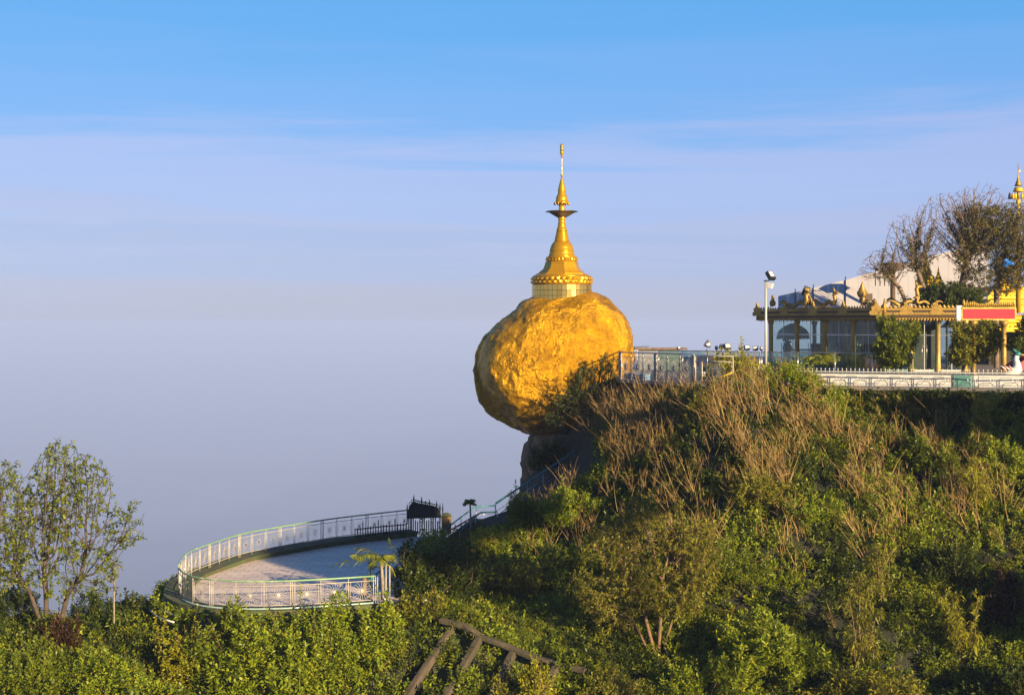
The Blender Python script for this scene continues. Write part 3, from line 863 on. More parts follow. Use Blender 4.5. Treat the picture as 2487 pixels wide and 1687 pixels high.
# ------------------------------------------------------------------ stairs from the platform up to the boulder
def stair(name, a, b, n, wdir, label):
    """solid concrete flight from a up to b"""
    root = thing(name, a, label, 'stairs')
    d = (b - a) / n
    flat = Vector((d.x, d.y, 0))
    for k in range(n):
        q = a + flat * k + Vector((0, 0, d.z * (k + 1)))
        pts = [q - wdir / 2, q + wdir / 2, q + wdir / 2 + flat * 1.05, q - wdir / 2 + flat * 1.05]
        MB().prism(pts, (0, 0, -d.z - 0.5), (0, 0, 0)).build('step', M['concrete'], root)
    return root
def hand(path, label, h=0.0, posts=(), foot=0.95, r=0.04, mt=None, mid=True):
    root = thing('handrail', path[0] - Vector((0, 0, foot)), label, 'handrail')
    MB().tube(path, r, 8).build('rail', mt or M['teal'], root)
    if mid: MB().tube([p - Vector((0, 0, 0.42)) for p in path], 0.014, 6).build('middle_rail', M['steel'], root)
    if mid: MB().tube([p - Vector((0, 0, 0.68)) for p in path], 0.02, 6).build('lower_rail', M['teal'], root)
    for q in resample(path, 1.0):
        MB().tube([q, q - Vector((0, 0, foot))], 0.022, 6).build('post', M['steel'], root)
    return root
# lower flight beside the platform (teal rails seen past the palm)
s0, s1 = P(888, 1416, 57.5), P(985, 1332, 63.5)
hand([s0, s1], 'teal handrail rising beside the small palm at the platform end', foot=1.0)
hand([P(912, 1445, 56.2), P(1000, 1392, 60)], 'low teal handrail behind the near platform gate posts', foot=0.45, mid=False)
# brown newel
nw = s0 + Vector((-0.05, 0, 0)); b_ = MB(); b_.tube([nw - Vector((0, 0, 1.25)), nw + Vector((0, 0, .06))], 0.085, 8); b_.ball(nw + Vector((0, 0, .16)), 0.1)
b_.build('newel_post', M['barkorange'], None, 'brown round newel post at the foot of the teal stair handrail', cat='post')
stair('stairs', P(905, 1463, 57.6), P(1010, 1375, 64.0), 12, Vector((-0.9, 0.5, 0)), 'concrete flight climbing right from the platform behind the small palm')
# landing and upper flight
hA = [P(1083, 1283, 74), P(1140, 1240, 74.5), P(1152, 1231, 74.6), P(1203, 1227, 74.6)]
hand(hA, 'upper teal handrail with a bend beside the thin palm sapling', foot=0.9)
hB = [P(1116, 1292, 73.2), P(1155, 1253, 73.4), P(1168, 1244, 73.4), P(1208, 1242, 73.4)]
hand(hB, 'lower teal handrail with a bend beside the thin palm sapling', foot=0.9, mid=False)
hC = [P(1204, 1222, 74.5), P(1258, 1186, 74.8), P(1395, 1096, 75.4)]
hand(hC, 'long straight teal handrail climbing along the foot of the crag', foot=1.15, r=0.055)
stair('stairs', P(1085, 1312, 74.6), P(1150, 1262, 74.8), 6, Vector((0.1, 1.2, 0)), 'short concrete flight up to the landing by the thin palm sapling')
stair('stairs', P(1200, 1272, 75.2), P(1395, 1146, 76.0), 18, Vector((0.1, 1.3, 0)), 'long concrete flight climbing to the foot of the crag')
lb = MB(); l0, l1 = P(1150, 1262, 75.0), P(1205, 1266, 75.0)
lb.prism([l0 - Vector((0.1, .6, 0)), l1 + Vector((.1, -.6, 0)), l1 + Vector((.1, .7, 0)), l0 + Vector((-.1, .7, 0))], (0, 0, -1.6), (0, 0, 0.002))
lb.build('landing', M['concrete'], kind='structure')
# orange pole leaning on the upper stair, broken teal rail pieces on the soil
MB().tube([P(1085, 1292, 73.6), P(1160, 1248, 73.7)], 0.045, 6).build('orange_pole', mat('orange_paint', (0.42, 0.17, 0.03), 0.6, var=.3), None, 'orange-brown pole lying along the short stair rail', cat='pole')
for i, (a, b) in enumerate([((918, 1473), (940, 1461)), ((922, 1476), (946, 1470)), ((940, 1461), (956, 1470)), ((928, 1446), (941, 1462))]):
    MB().tube([P(*a, 54.8), P(*b, 54.6)], 0.035, 6).build('broken_rail', [M['teal'], M['teal'], M['white'], M['white']][i], None,
        ['teal pipe piece lying on bare soil, left of the heap', 'teal pipe piece lying lowest of the heap on bare soil', 'pale pipe piece pointing right in the heap on bare soil', 'pale pipe piece standing up out of the heap on bare soil'][i], cat='pipe')

def rough_bar(a, b, w, h, seed, n=14):
    """weathered beam: chipped, uneven section along its length"""
    mb = MB(); d = (b - a).normalized(); s_ = d.cross(Vector((0, 0, 1))).normalized(); u_ = s_.cross(d); vv = []
    prof = [(-.5, -.5), (0, -.52), (.5, -.5), (.52, 0), (.5, .36), (.36, .5), (0, .52), (-.36, .5), (-.5, .36), (-.52, 0)]
    for i in range(n + 1):
        p = a.lerp(b, i / n)
        for k, (x, z) in enumerate(prof):
            j = noise.noise(Vector((i * .7 + seed * 9, k * 1.7, seed))) * .08
            vv.append(p + s_ * x * w * (1 + j) + u_ * z * h * (1 + j * 1.3) + d * j * .1)
    m = len(prof)
    mb.add(vv, [(i * m + k, i * m + (k + 1) % m, (i + 1) * m + (k + 1) % m, (i + 1) * m + k) for i in range(n) for k in range(m)] + [tuple(range(m))[::-1], tuple(n * m + k for k in range(m))])
    return mb
# ------------------------------------------------------------------ concrete slope frame in the lower middle
b0, b1 = P(1075, 1502, 53.6), P(1400, 1612, 50.6)
cf = thing('slope_frame', b0, 'weathered concrete retaining frame with slanting ribs in the lower middle', 'retaining wall')
tps = [P(1070, 1500, 53.8), P(1130, 1514, 53.4), P(1168, 1540, 53.0), P(1230, 1562, 52.6), P(1300, 1592, 52.0), P(1420, 1622, 51.0)]
up_ = Vector((0, 0, 1))
for a, b in zip(tps, tps[1:]):
    rough_bar(a - up_ * .08, b + (b - a) * 0.01 - up_ * .08, 0.32, 0.16, a.x).build('top_beam', M['concrete'], cf)
for (x0, y0, x1, y1, d0, d1) in [(1092, 1540, 985, 1690, 53.5, 50.6), (1165, 1556, 1080, 1692, 53.0, 50.4), (1246, 1592, 1190, 1692, 52.4, 50.2), (1352, 1622, 1312, 1694, 51.4, 49.9)]:
    a, b = P(x0, y0 - 8, d0), P(x1, y1 + 4, d1)
    rough_bar(a + (a - b) * 0.03, b + (b - a) * 0.6, 0.28, 0.24, a.x, 22).build('rib', M['concrete'], cf)
bk = MB(); bk.prism([P(1060, 1520, 53.9), P(1420, 1640, 51.4), P(1400, 1900, 47.8), P(950, 1900, 48.5)], (0, .45, 0), (0, .95, 0)); bk.build('backing', M['moss'], cf)
# grey boulder in the scrub
def boulder(name, c, s, m, label, seed=0):
    mb = MB(); mb.ball((0, 0, 0), 1, 18, 12)
    mb.v = [tuple(Vector((x * s[0], y * s[1], z * s[2])) * (1 + 0.45 * noise.noise(Vector((x, y, z)) * 1.3 + Vector((seed, 0, 0)))) + Vector(c)) for x, y, z in mb.v]
    return mb.build(name, m, None, label, cat='rock')
boulder('boulder', P(1568, 1287, 59.0), (0.24, 0.25, 0.34), mat('pale_grey_rock', (0.30, 0.27, 0.24), 0.9, var=.4, bump=.5), 'small pale grey boulder poking out of the scrub in mid slope', 4)
# ------------------------------------------------------------------ upper terrace
def V3(xy, z): return Vector((xy[0], xy[1], z))
ts = MB(); ts.prism([V3(p, 0) for p in TER_POLY], (0, 0, TERZ - 0.16), (0, 0, TERZ))
ts.build('terrace_floor', M['stonefloor'], kind='structure')
tbs = MB(); tbs.prism([Vector((x + (.35 if x < 20 else 0), y + .35, 0)) for x, y in TER_POLY], (0, 0, -2.0), (0, 0, TERZ - 0.165))
tbs.build('terrace_base', M['moss'], kind='structure')
up = Vector((0, 0, 1))
# retaining wall under the terrace on the right
tw = thing('terrace_wall', (16, 66, 4), 'dark mossy stone retaining wall below the white terrace fence', 'wall')
ea, eb = Vector((12.5, 67.15, 0)), Vector((27, 62.35, 0))
rows, cols = 7, 30
wdir = (eb - ea).normalized(); wn_ = Vector((wdir.y, -wdir.x, 0))
cw, ch = (eb - ea).length / cols, 0.5
st_me = []
for k in range(5):
    mb = MB(); mb.ball((0, 0, 0), (0.5, 0.42, 0.5), 8, 5)
    mb.v = [tuple(Vector((math.copysign(abs(x) ** .6, x) * .68, y, math.copysign(abs(z) ** .6, z) * .68)) * (1 + .15 * noise.noise(Vector((x, y, z)) * 2 + Vector((k * 3, 0, 0))))) for x, y, z in mb.v]
    st_me.append(mb.mesh('stone', M['rock']))
MB().prism([ea, eb, eb - wn_ * 0.4, ea - wn_ * 0.4], (0, 0, 3.0), (0, 0, TERZ - 0.165)).build('backing', M['moss'], tw)
for r in range(rows):
    for c in range(cols):
        q = ea + wdir * cw * (c + 0.5 + (0.5 if r % 2 else 0) + random.uniform(-.1, .1)) + up * (TERZ - 0.18 - ch * (r + .5)) + wn_ * 0.03
        sc = Matrix.Diagonal((cw * random.uniform(.86, .98), random.uniform(.4, .62), ch * random.uniform(.85, .97), 1))
        link('stone', st_me[(r * 7 + c * 3) % 5], tw, Matrix.Translation(q) @ Matrix.Rotation(math.atan2(wdir.y, wdir.x), 4, 'Z') @ sc)

# railing round the boulder corner of the terrace
edgeA = V3(TER_POLY[0], TERZ) + Vector((0.15, 0.3, 0)); edgeB = Vector((9.1, 69.8, TERZ))
railing([edgeA, edgeB], 1.45, 'tall steel sunburst railing at the terrace corner beside the boulder', panel=1.1, group=3, top=M['steel'], post=M['cream'], sun=M['cream'], rr=0.48, pr=0.03, st_=.011)
railing([edgeA + Vector((0.1, .2, 0)), Vector((6.6, 84, TERZ)), Vector((7.6, 92, TERZ)), Vector((9.6, 97, TERZ))], 1.45, 'steel sunburst railing along the far side of the terrace behind the boulder', panel=1.5, group=3, top=M['steel'], post=M['cream'], sun=M['cream'], pr=0.03, st_=.011)
# cream gate leaf with a half sunburst
g0, g1 = Vector((9.15, 69.3, TERZ)), Vector((10.75, 67.6, TERZ))
gt = thing('gate_leaf', g0, 'cream metal gate leaf with fan-shaped sunburst at the end of the terrace railing', 'gate')
for a, b, nm in [(g0, g0 + up * 1.42, 'frame_bar'), (g1, g1 + up * 1.38, 'frame_bar'), (g0 + up * 1.4, g1 + up * 1.4, 'frame_bar'), (g0 + up * 1.12, g1 + up * 1.12, 'frame_bar'), (g0 + up * .12, g1 + up * .12, 'frame_bar'), (g0.lerp(g1, .18), g0.lerp(g1, .18) + up * 1.12, 'frame_bar')]:
    MB().tube([a, b], 0.032, 6).build(nm, M['cream'], gt)
c = g0.lerp(g1, .58) + up * 0.58
gm = Matrix.Translation(c) @ Matrix.Rotation(math.atan2((g1 - g0).y, (g1 - g0).x), 4, 'Z')
so = link('sunburst', sunburst_mesh(0.52, M['cream'], 22, False, .012), gt, gm)
link('hub', hub_mesh(0.11, M['cream']), so, gm)
MB().tube([g0.lerp(g1, .3) + up * 0.02 + Vector((-.1, -.3, 0)), g0.lerp(g1, 1.0) + up * 0.62 + Vector((-.1, -.3, 0))], 0.05, 6).build('yellow_pole', mat('yellow_paint', (0.62, 0.40, 0.04), .5), None, 'yellow pole leaning against the cream gate leaf', cat='pole')
# white low walls on the terrace behind the railing
def wall_box(a, b, h, th, m, label, name='low_wall', cat='wall'):
    mb = MB(); a = Vector(a); b = Vector(b)
    mb.bar(a + up * h / 2, b + up * h / 2, th, h)
    return mb.build(name, m, None, label, cat=cat)
wall_box((7.4, 73.6, TERZ), (9.7, 70.3, TERZ), 0.55, 0.2, M['white'], 'low white wall right behind the tall steel terrace railing')
wall_box((6.4, 76.5, TERZ + .0), (7.2, 74.2, TERZ), 0.3, 0.5, mat('blue_tarp', (.05, .22, .5), .5, var=.3), 'blue tarpaulin bundle lying behind the terrace corner railing', 'tarpaulin', 'tarpaulin')

# glass balustrade between steel posts, in front of the pavilion
def glass_rail(path, h, label, n, th=0.03):
    root = thing('glass_balustrade', path[0], label, 'balustrade')
    pts = resample(path, 2.0)
    for a, b in zip(pts, pts[1:]):
        mb = MB(); mb.bar(a.lerp(b, .03) + up * (h / 2 + .05), a.lerp(b, .97) + up * (h / 2 + .05), th, h - .1); mb.build('pane', M['glassg'], root)
    MB().tube([p + up * (h + .02) for p in pts], 0.03, 6).build('top_rail', M['steel'], root)
    for p in pts: MB().tube([p, p + up * (h + .02)], 0.035, 6).build('post', M['steel'], root)
    return root
glass_rail([P(1600, 0, 86).xy.to_3d() + up * TERZ, P(1845, 0, 80).xy.to_3d() + up * TERZ], 1.35, 'green-tinted glass balustrade with floodlights on top, left of the light pole', 4)
glass_rail([P(1850, 0, 80).xy.to_3d() + up * TERZ, P(2215, 0, 76).xy.to_3d() + up * TERZ], 1.35, 'green-tinted glass balustrade in front of the glazed pavilion', 4)
# brown-topped booth counter behind it
ct = thing('counter', (8.9, 92, TERZ), 'steel counter with a brown plank top behind the corner railing', 'counter')
b_ = MB(); b_.box((9.6, 91.0, TERZ + .65), (2.6, .9, 1.3)); b_.build('body', M['steel'], ct)
b_ = MB(); b_.box((9.7, 90.9, TERZ + 1.38), (3.4, 1.2, .12)); b_.build('top', M['barkorange'], ct)

# floodlights along the glass balustrade
def floodlight(p, yaw, kind, label, s=1.0):
    root = thing('floodlight', p, label, 'floodlight')
    q = p + up * 0.12 * s
    MB().tube([p, q], 0.03 * s, 6).build('bracket', M['darkmetal'], root)
    m = Matrix.Rotation(yaw, 3, 'Z') @ Matrix.Rotation(R(-25), 3, 'X')
    if kind == 'box':
        b_ = MB(); b_.box(q + up * .22 * s, (.5 * s, .26 * s, .40 * s), m); b_.build('housing', M['lampblack'], root)
        b_ = MB(); b_.box(q + up * .22 * s + m @ Vector((0, -.135 * s, 0)), (.38 * s, .02, .28 * s), m); b_.build('lens', M['lamp'], root)
    elif kind == 'dish':
        b_ = MB(); b_.lathe((0, 0, 0), [(.06, -.2), (.12, -.12), (.25, .06), (.31, .16), (.29, .15), (.1, -.05)], 14, True, caps=False)
        mm = Matrix.Rotation(yaw, 3, 'Z') @ Matrix.Rotation(R(75), 3, 'X')
        b_.v = [tuple(q + up * .3 * s + mm @ (Vector(v) * s)) for v in b_.v]; b_.build('reflector', M['steel'], root)
    else:
        b_ = MB(); b_.ball(q + up * .17 * s, (.17 * s, .17 * s, .2 * s)); b_.build('housing', M['lampblack'], root)
        b_ = MB(); b_.ball(q + up * .17 * s + m @ Vector((0, -.1 * s, 0)), (.12 * s, .1 * s, .12 * s)); b_.build('lens', M['lamp'], root)
    return root
for px, d, yaw, kind, lab, s in [
    (1648, 85.0, 30, 'box', 'flat pale floodlight leftmost on the glass balustrade', .5),
    (1716, 83.4, 60, 'dish', 'ribbed bowl reflector lamp facing left on the glass balustrade', 1.1),
    (1740, 82.8, 10, 'ball', 'small dark round lamp beside the ribbed bowl reflector', .8),
    (1752, 82.5, -10, 'ball', 'larger brownish round lamp left of the square green-lensed floodlight', 1.1),
    (1766, 82.2, 20, 'box', 'square floodlight in the middle of the balustrade row', 1.0),
    (1798, 81.3, 0, 'ball', 'round dark lamp between the two square floodlights', .8),
    (1814, 80.9, 15, 'box', 'upright narrow floodlight right of the round dark lamp', .8),
    (1835, 80.4, -20, 'box', 'tilted floodlight just left of the light pole', .75),
    (1849, 80.0, 0, 'ball', 'round lamp touching the light pole on its left', .8)]:
    floodlight(P(px, 0, d).xy.to_3d() + up * (TERZ + 1.38), R(yaw), kind, lab, s * .8)

# light pole
pb = P(1860, 0, 75.0).xy.to_3d() + up * TERZ
lp = thing('light_pole', pb, 'tall pale light pole with two floodlights at the slope edge', 'light pole')
ztop = CAMZ - (682 - HY) / FPX * 75.0
pt = Vector((pb.x, pb.y, ztop))
MB().tube([pb, pt], [0.075, 0.06], 12).build('pole', M['polepaint'], lp)
b_ = MB(); b_.bar(pt + Vector((-.12, 0, .0)), pt + Vector((.22, -.05, .02)), .05); b_.build('crossarm', M['lampblack'], lp)
m = Matrix.Rotation(R(38), 3, 'Z') @ Matrix.Rotation(R(-35), 3, 'X')
hc = pt + Vector((.24, -.1, .27))
hd = MB(); hd.box(hc, (.42, .2, .5), m); lh = hd.build('lamp_head', M['lampblack'], lp)
hd = MB(); hd.box(hc + m @ Vector((0, -.105, .05)), (.30, .02, .32), m); hd.build('lens', M['lamp'], lh)
m = Matrix.Rotation(R(60), 3, 'Z') @ Matrix.Rotation(R(15), 3, 'X')
hc = pt + Vector((.24, 0, -.25))
hd = MB(); hd.box(hc, (.34, .24, .26), m); lh = hd.build('lamp_head', M['white'], lp)
hd = MB(); hd.box(hc + m @ Vector((0, -.125, 0)), (.24, .02, .18), m); hd.build('lens', M['lamp'], lh)

# ------------------------------------------------------------------ white terrace fence
f0 = Vector((13.8, 66.82, TERZ)); f1 = Vector((20.0, 64.55, TERZ)); f2 = Vector((27, 62.7, TERZ))
fence_path = [f0, f1, f2]
fr = thing('terrace_fence', f0, 'low grey metal fence with looped panels along the terrace edge on the right', 'fence')
fp = resample(fence_path, 0.98)
FH = 0.62
MB().tube([p + up * FH for p in fp], 0.03, 6).build('top_rail', M['steel'], fr)
MB().tube([p + up * 0.03 for p in fp], 0.025, 6).build('bottom_rail', M['steel'], fr)
MB().tube([p + up * 0.12 for p in fp], 0.012, 5).build('bottom_rail', M['steel'], fr)
for i, p in enumerate(fp):
    t = (fp[min(i + 1, len(fp) - 1)] - fp[max(i - 1, 0)]).normalized()
    for q in (-.045, .045): MB().bar(p + t * q, p + t * q + up * FH, .02).build('post', M['steel'], fr)
    MB().tube([p + t * .05 * math.cos(a) + up * (.33 + .05 * math.sin(a)) for a in np.linspace(0, 2 * math.pi, 9)], .012, 4).build('ring', M['steel'], fr)
    if i < len(fp) - 1:
        b = fp[i + 1]; L = (b - p).length
        def Q(x, z): return p + t * (x * L) + up * z
        loop = [(.17, .33), (.22, .43), (.30, .50), (.70, .50), (.78, .43), (.83, .33), (.78, .23), (.70, .17), (.30, .17), (.22, .23), (.17, .33)]
        mb = MB(); mb.tube([Q(*q) for q in loop], .013, 5); mb.tube([Q(.05, .33), Q(.17, .33)], .012, 4); mb.tube([Q(.83, .33), Q(.95, .33)], .012, 4)
        mb.build('loop', M['steel'], fr)
# spear-topped fence just behind
sf = thing('spear_fence', f0 + Vector((-.3, .45, 0)), 'row of short white spear pickets just behind the looped terrace fence', 'fence')
sp = [P(1825, 0, 69.0).xy.to_3d() + up * TERZ, f0 + Vector((0, .7, 0)), f1 + Vector((0, .7, 0)), f2 + Vector((0, .7, 0))]
pk = resample(sp, 0.2)
MB().tube([p + up * .68 for p in pk[::4]], .022, 5).build('rail', M['white'], sf)
pme = MB().tube([(0, 0, 0), (0, 0, .74), (0, 0, .80), (0, 0, .86)], [.011, .011, .026, .003], 5).mesh('picket', M['white'])
for p in pk[:150]: link('picket', pme, sf, Matrix.Translation(p))
wall_box(f0 + Vector((.2, .4, 0)), f1 + Vector((0.5, .4, 0)), .60, .12, M['white'], 'long low white wall behind the looped terrace fence')
wall_box(f1 + Vector((.62, .4, 0)), f1 + Vector((1.5, .36, 0)), .62, .12, M['tealpan'], 'teal painted panel in the white wall near the bird statue', 'wall_panel', 'panel')
wall_box(f1 + Vector((1.6, .36, 0)), f2 + Vector((0, .4, 0)), .60, .12, M['white'], 'short white wall at the right end of the terrace')
# ------------------------------------------------------------------ glazed pavilion with gilded eaves
def XY(px, d): return P(px, 0, d).xy.to_3d()
pA, pB, pC = XY(1872, 96.5), XY(2146, 88), XY(2345, 87)
pav = thing('pavilion', pB + up * TERZ, 'glazed pavilion with gilded carved eaves and serpents on its flat roof', 'pavilion')
EZ0, EZ1 = 11.55, 12.42
M['colgold'] = gold('column_gold', (0.50, 0.36, 0.10), 0.4, 0.4, var=0.4, amt=.6)
def facade(a, b, bays, bright):
    t = (b - a).normalized(); n = Vector((t.y, -t.x, 0)); L = (b - a).length
    ang_ = math.atan2(t.y, t.x)
    for k in range(bays + 1):
        q = a + t * L * k / bays
        cb = MB(); cb.lathe(q + up * TERZ, [(.21, 0), (.21, .12), (.17, .16), (.16, 1.2), (.16, EZ0 - TERZ - .3), (.2, EZ0 - TERZ - .2), (.22, EZ0 - TERZ)], 12)
        cb.build('column', M['colgold'], pav)
    for k in range(bays):
        q0, q1 = a + t * L * (k + .08) / bays, a + t * L * (k + .92) / bays
        for j in range(2):
            r0, r1 = q0.lerp(q1, j * .5 + .01), q0.lerp(q1, j * .5 + .49)
            for z0, z1 in ((TERZ + .12, 10.55), (10.62, EZ0 - .02)):
                mb = MB(); mb.bar(r0 + up * (z0 + z1) / 2, r1 + up * (z0 + z1) / 2, .02, z1 - z0); pn = mb.build('pane', M['glass'], pav)
        MB().bar(q0 + up * 10.585, q1 + up * 10.585, .05, .06).build('transom', M['steel'], pav)
        mid = q0.lerp(q1, .5)
        MB().bar(mid + up * TERZ, mid + up * EZ0, .04).build('mullion', M['steel'], pav)
        for s in (-.14, .14):
            MB().tube([mid + t * s + n * .08 + up * (TERZ + .8), mid + t * s + n * .08 + up * (TERZ + 1.7)], .022, 6).build('door_handle', M['steel'], pav)
        MB().bar(q0 + up * (TERZ + .06), q1 + up * (TERZ + .06), .12, .11).build('sill', M['white'], pav)
    # stepped gilded eave
    e0, e1 = a - t * .5, b + t * .0
    for z, w, h, m in [(EZ0 + .09, .9, .16, M['agold']), (EZ0 + .24, 1.1, .13, M['brown']), (EZ0 + .38, 1.3, .14, M['agold']), (EZ0 + .52, 1.2, .13, M['brown']), (EZ0 + .66, 1.4, .14, M['agold'])]:
        MB().bar(e0 + n * .2 + up * z, e1 + n * .2 + up * z, w, h).build('cornice', m, pav)
    # hanging fringe
    fm = MB(); nfr = int(L / .17)
    for k in range(nfr):
        q = e0 + n * .68 + t * ((e1 - e0).length * (k + .5) / nfr) + up * (EZ0 + .12)
        w = .085; h = .2 + .05 * (k % 2)
        fm.add([q - t * w, q + t * w, q + t * w * .8 - up * h * .6, q - up * h, q - t * w * .8 - up * h * .6, q - up * h * .4 + n * .05], [(5, i, (i + 1) % 5) for i in range(5)])
    fm.build('fringe', M['agold'], pav, kind='stuff')
    # cresting: scale-backed ridge and leaf antefixes
    cm = MB(); nc = int(L / .22)
    for k in range(nc):
        q = e0 + n * .75 + t * ((e1 - e0).length * (k + .5) / nc) + up * (EZ0 + .74)
        w = .12; h = .16 + .06 * noise.noise(q * 1.3)
        cm.add([q - t * w, q + t * w, q + t * w * .6 + up * h * .7, q + up * h * 1.3, q - t * w * .6 + up * h * .7, q + up * h * .4 + n * .06], [(5, i, (i + 1) % 5) for i in range(5)])
    cm.build('cresting', M['agold'], pav, kind='stuff')
    na = max(3, int(L / 2.1))
    for k in range(na + 1):
        q = e0 + n * .78 + t * ((e1 - e0).length * k / na) + up * (EZ0 + .3)
        mb = MB()
        out = [(-.36, 0), (-.44, .18), (-.26, .32), (-.32, .52), (-.12, .6), (0, .95), (.12, .6), (.32, .52), (.26, .32), (.44, .18), (.36, 0)]
        mb.prism([q + t * x + up * z for x, z in out], n * .09, n * -.05); mb.build('antefix', M['agold'], pav)
    return t, n
t1, n1 = facade(pA, pB, 4, False)
t2, n2 = facade(pB, pC, 3, True)
rf = MB(); rf.prism([pA, pB, pC, pC + Vector((3, 9, 0)), pA + Vector((5, 9, 0))], (0, 0, EZ0 + .02), (0, 0, EZ1 - .12)); rf.build('roof_slab', M['brown'], pav)
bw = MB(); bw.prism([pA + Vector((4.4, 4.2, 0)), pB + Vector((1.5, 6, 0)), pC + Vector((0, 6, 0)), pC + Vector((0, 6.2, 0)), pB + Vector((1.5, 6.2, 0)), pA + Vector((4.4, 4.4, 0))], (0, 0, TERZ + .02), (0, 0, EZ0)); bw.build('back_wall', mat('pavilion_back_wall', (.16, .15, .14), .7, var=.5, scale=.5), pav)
for k in range(7):
    q = (pA + t1 * (1.6 + k * 1.45) - n1 * 2.6)
    MB().lathe(q + up * TERZ, [(.2, 0), (.2, .2), (.14, .25), (.14, 2.9), (.2, 3.0), (.2, 3.2)], 10).build('inner_column', M['colgold'], pav)
for k in range(6):
    q = (pA + t1 * (3.0 + k * 1.3) - n1 * 3.4)
    MB().box(q + up * (TERZ + 2.75), (1.1, .08, .9), Matrix.Rotation(math.atan2(t1.y, t1.x), 3, 'Z')).build('valance', [M['redpaint'], M['brown'], M['agold']][k % 3], pav)
cn = MB(); cn.tube([pB + n2 * .8 + up * (EZ0 + .1), pB + n2 * .8 + up * (EZ0 + .9), pB + n2 * .8 + up * (EZ0 + 1.35)], [.16, .12, .02], 6); cn.build('corner_spike', M['agold'], pav)
sp_ = MB()
q = pA - t1 * .5 + n1 * .7
for k, (dx, hh) in enumerate([(0, 1.0), (.28, .55), (.55, .4)]):
    sp_.tube([q + t1 * dx + up * (EZ0 + .0), q + t1 * dx + up * (EZ0 + .3 + hh * .5), q + t1 * (dx - .1) + up * (EZ0 + .3 + hh)], [.17, .1, .01], 6)
sp_.build('corner_finials', M['agold'], pav)

# serpents along the roof edge, each a thing of its own
def serpent(px0, px1, d0, d1, heads, label, s=1.0, flip=1):
    a, b = XY(px0, d0) + up * (EZ1 + .12), XY(px1, d1) + up * (EZ1 + .12)
    t = (b - a).normalized(); L = (b - a).length
    root = thing('naga_serpent', a, label, 'sculpture')
    pts, rs = [], []
    for k in range(25):
        u = k / 24
        pts.append(a + t * L * u + up * (.16 * s * math.sin(u * 9) * (1 - .3 * u) + .06)); rs.append(.13 * s * (.25 + .75 * min(1, u * 2.5)))
    # raised neck and head
    for dx, dz, r in [(.18, .12, .15), (.3, .35, .13), (.26, .62, .12), (.2, .85, .13), (.3, 1.0, .14), (.48, 1.0, .09), (.6, .96, .03)]:
        pts.append(b + t * dx * s * flip + up * dz * s * heads); rs.append(r * s)
    MB().tube(pts, rs, 8).build('body', M['agold'], root)
    hq = b + t * .25 * s * flip + up * 1.0 * s * heads
    MB().tube([hq, hq + up * .22 * s - t * .06 * flip, hq + up * .42 * s - t * .15 * flip], [.1 * s, .07 * s, .01], 6).build('crest', M['agold'], root)
    mb = MB()
    for k in range(22):
        q = pts[k + 1]; mb.add([q + t * -.07 + up * .08, q + t * .07 + up * .08, q + up * .24 * s], [(0, 1, 2), (2, 1, 0)])
    mb.build('dorsal_scales', M['agold'], root)
    return root
serpent(1893, 1952, 95.0, 93.0, .9, 'gilded serpent sculpture with raised neck, leftmost on the pavilion roof')
serpent(1972, 2020, 92.6, 91.2, .8, 'gilded serpent sculpture left of the urn on the pavilion roof')
serpent(2128, 2102, 88.3, 89.0, .55, 'small gilded serpent head right of the urn on the pavilion roof', .8)
serpent(2152, 2218, 87.3, 87.3, 1.1, 'bright gilded serpent with tall neck on the right wing of the pavilion roof')
serpent(2290, 2236, 87.0, 87.0, .5, 'low gilded serpent at the right end of the pavilion roof', .8)
for px, d, lab, sc_ in [(1875, 95.8, 'small seated gilded lion behind the light pole on the pavilion roof', .8), (1958, 93.2, 'seated gilded figure beside the leftmost serpent on the pavilion roof', 1.25)]:
    q = XY(px, d) + up * (EZ1 + .1)
    mb = MB(); mb.ball(q + up * .25 * sc_, (.22 * sc_, .2 * sc_, .3 * sc_)); mb.ball(q + up * .55 * sc_ + Vector((.04, 0, 0)), (.15 * sc_, .15 * sc_, .22 * sc_)); mb.ball(q + up * .82 * sc_ + Vector((.05, -.05, 0)), .15 * sc_)
    mb.tube([q + Vector((.2, -.1, .02)) * sc_, q + Vector((.25, -.15, .3)) * sc_, q + Vector((.1, -.1, .55)) * sc_], .06 * sc_, 6)
    mb.build('roof_figure', M['agold'], None, lab, cat='sculpture')
q = XY(2094, 89.5) + up * (EZ1 + .02)
urn = thing('urn', q, 'gilded lidded urn standing on the pavilion roof edge', 'urn')
MB().lathe(q, [(.14, 0), (.1, .1), (.08, .35), (.12, .5), (.26, .62), (.32, .75), (.34, .82), (.3, .86)], 16).build('bowl', M['agold'], urn)
MB().lathe(q, [(.36, .86), (.3, .95), (.2, 1.08), (.22, 1.12), (.12, 1.25), (.13, 1.3), (.05, 1.45), (.01, 1.62)], 16).build('lid', M['agold'], urn)
b_ = MB(); b_.box(XY(2103, 92) + up * 13.05, (.75, .5, .5)); b_.tube([XY(2103, 92) + up * 12.0, XY(2103, 92) + up * 12.9], .06, 6); b_.build('speaker_box', M['brown'], None, 'brown loudspeaker box behind the urn on the pavilion roof', cat='loudspeaker')
fq = XY(1957, 93.5) + up * 12.2
fl2 = thing('roof_floodlight', fq, 'black tilted floodlight on a stand above the pavilion roof', 'floodlight')
MB().tube([fq, fq + up * 1.0], .03, 6).build('stand', M['lampblack'], fl2)
b_ = MB(); b_.box(fq + up * 1.3, (.42, .2, .66), Matrix.Rotation(R(25), 3, 'Y')); b_.build('housing', M['lampblack'], fl2)

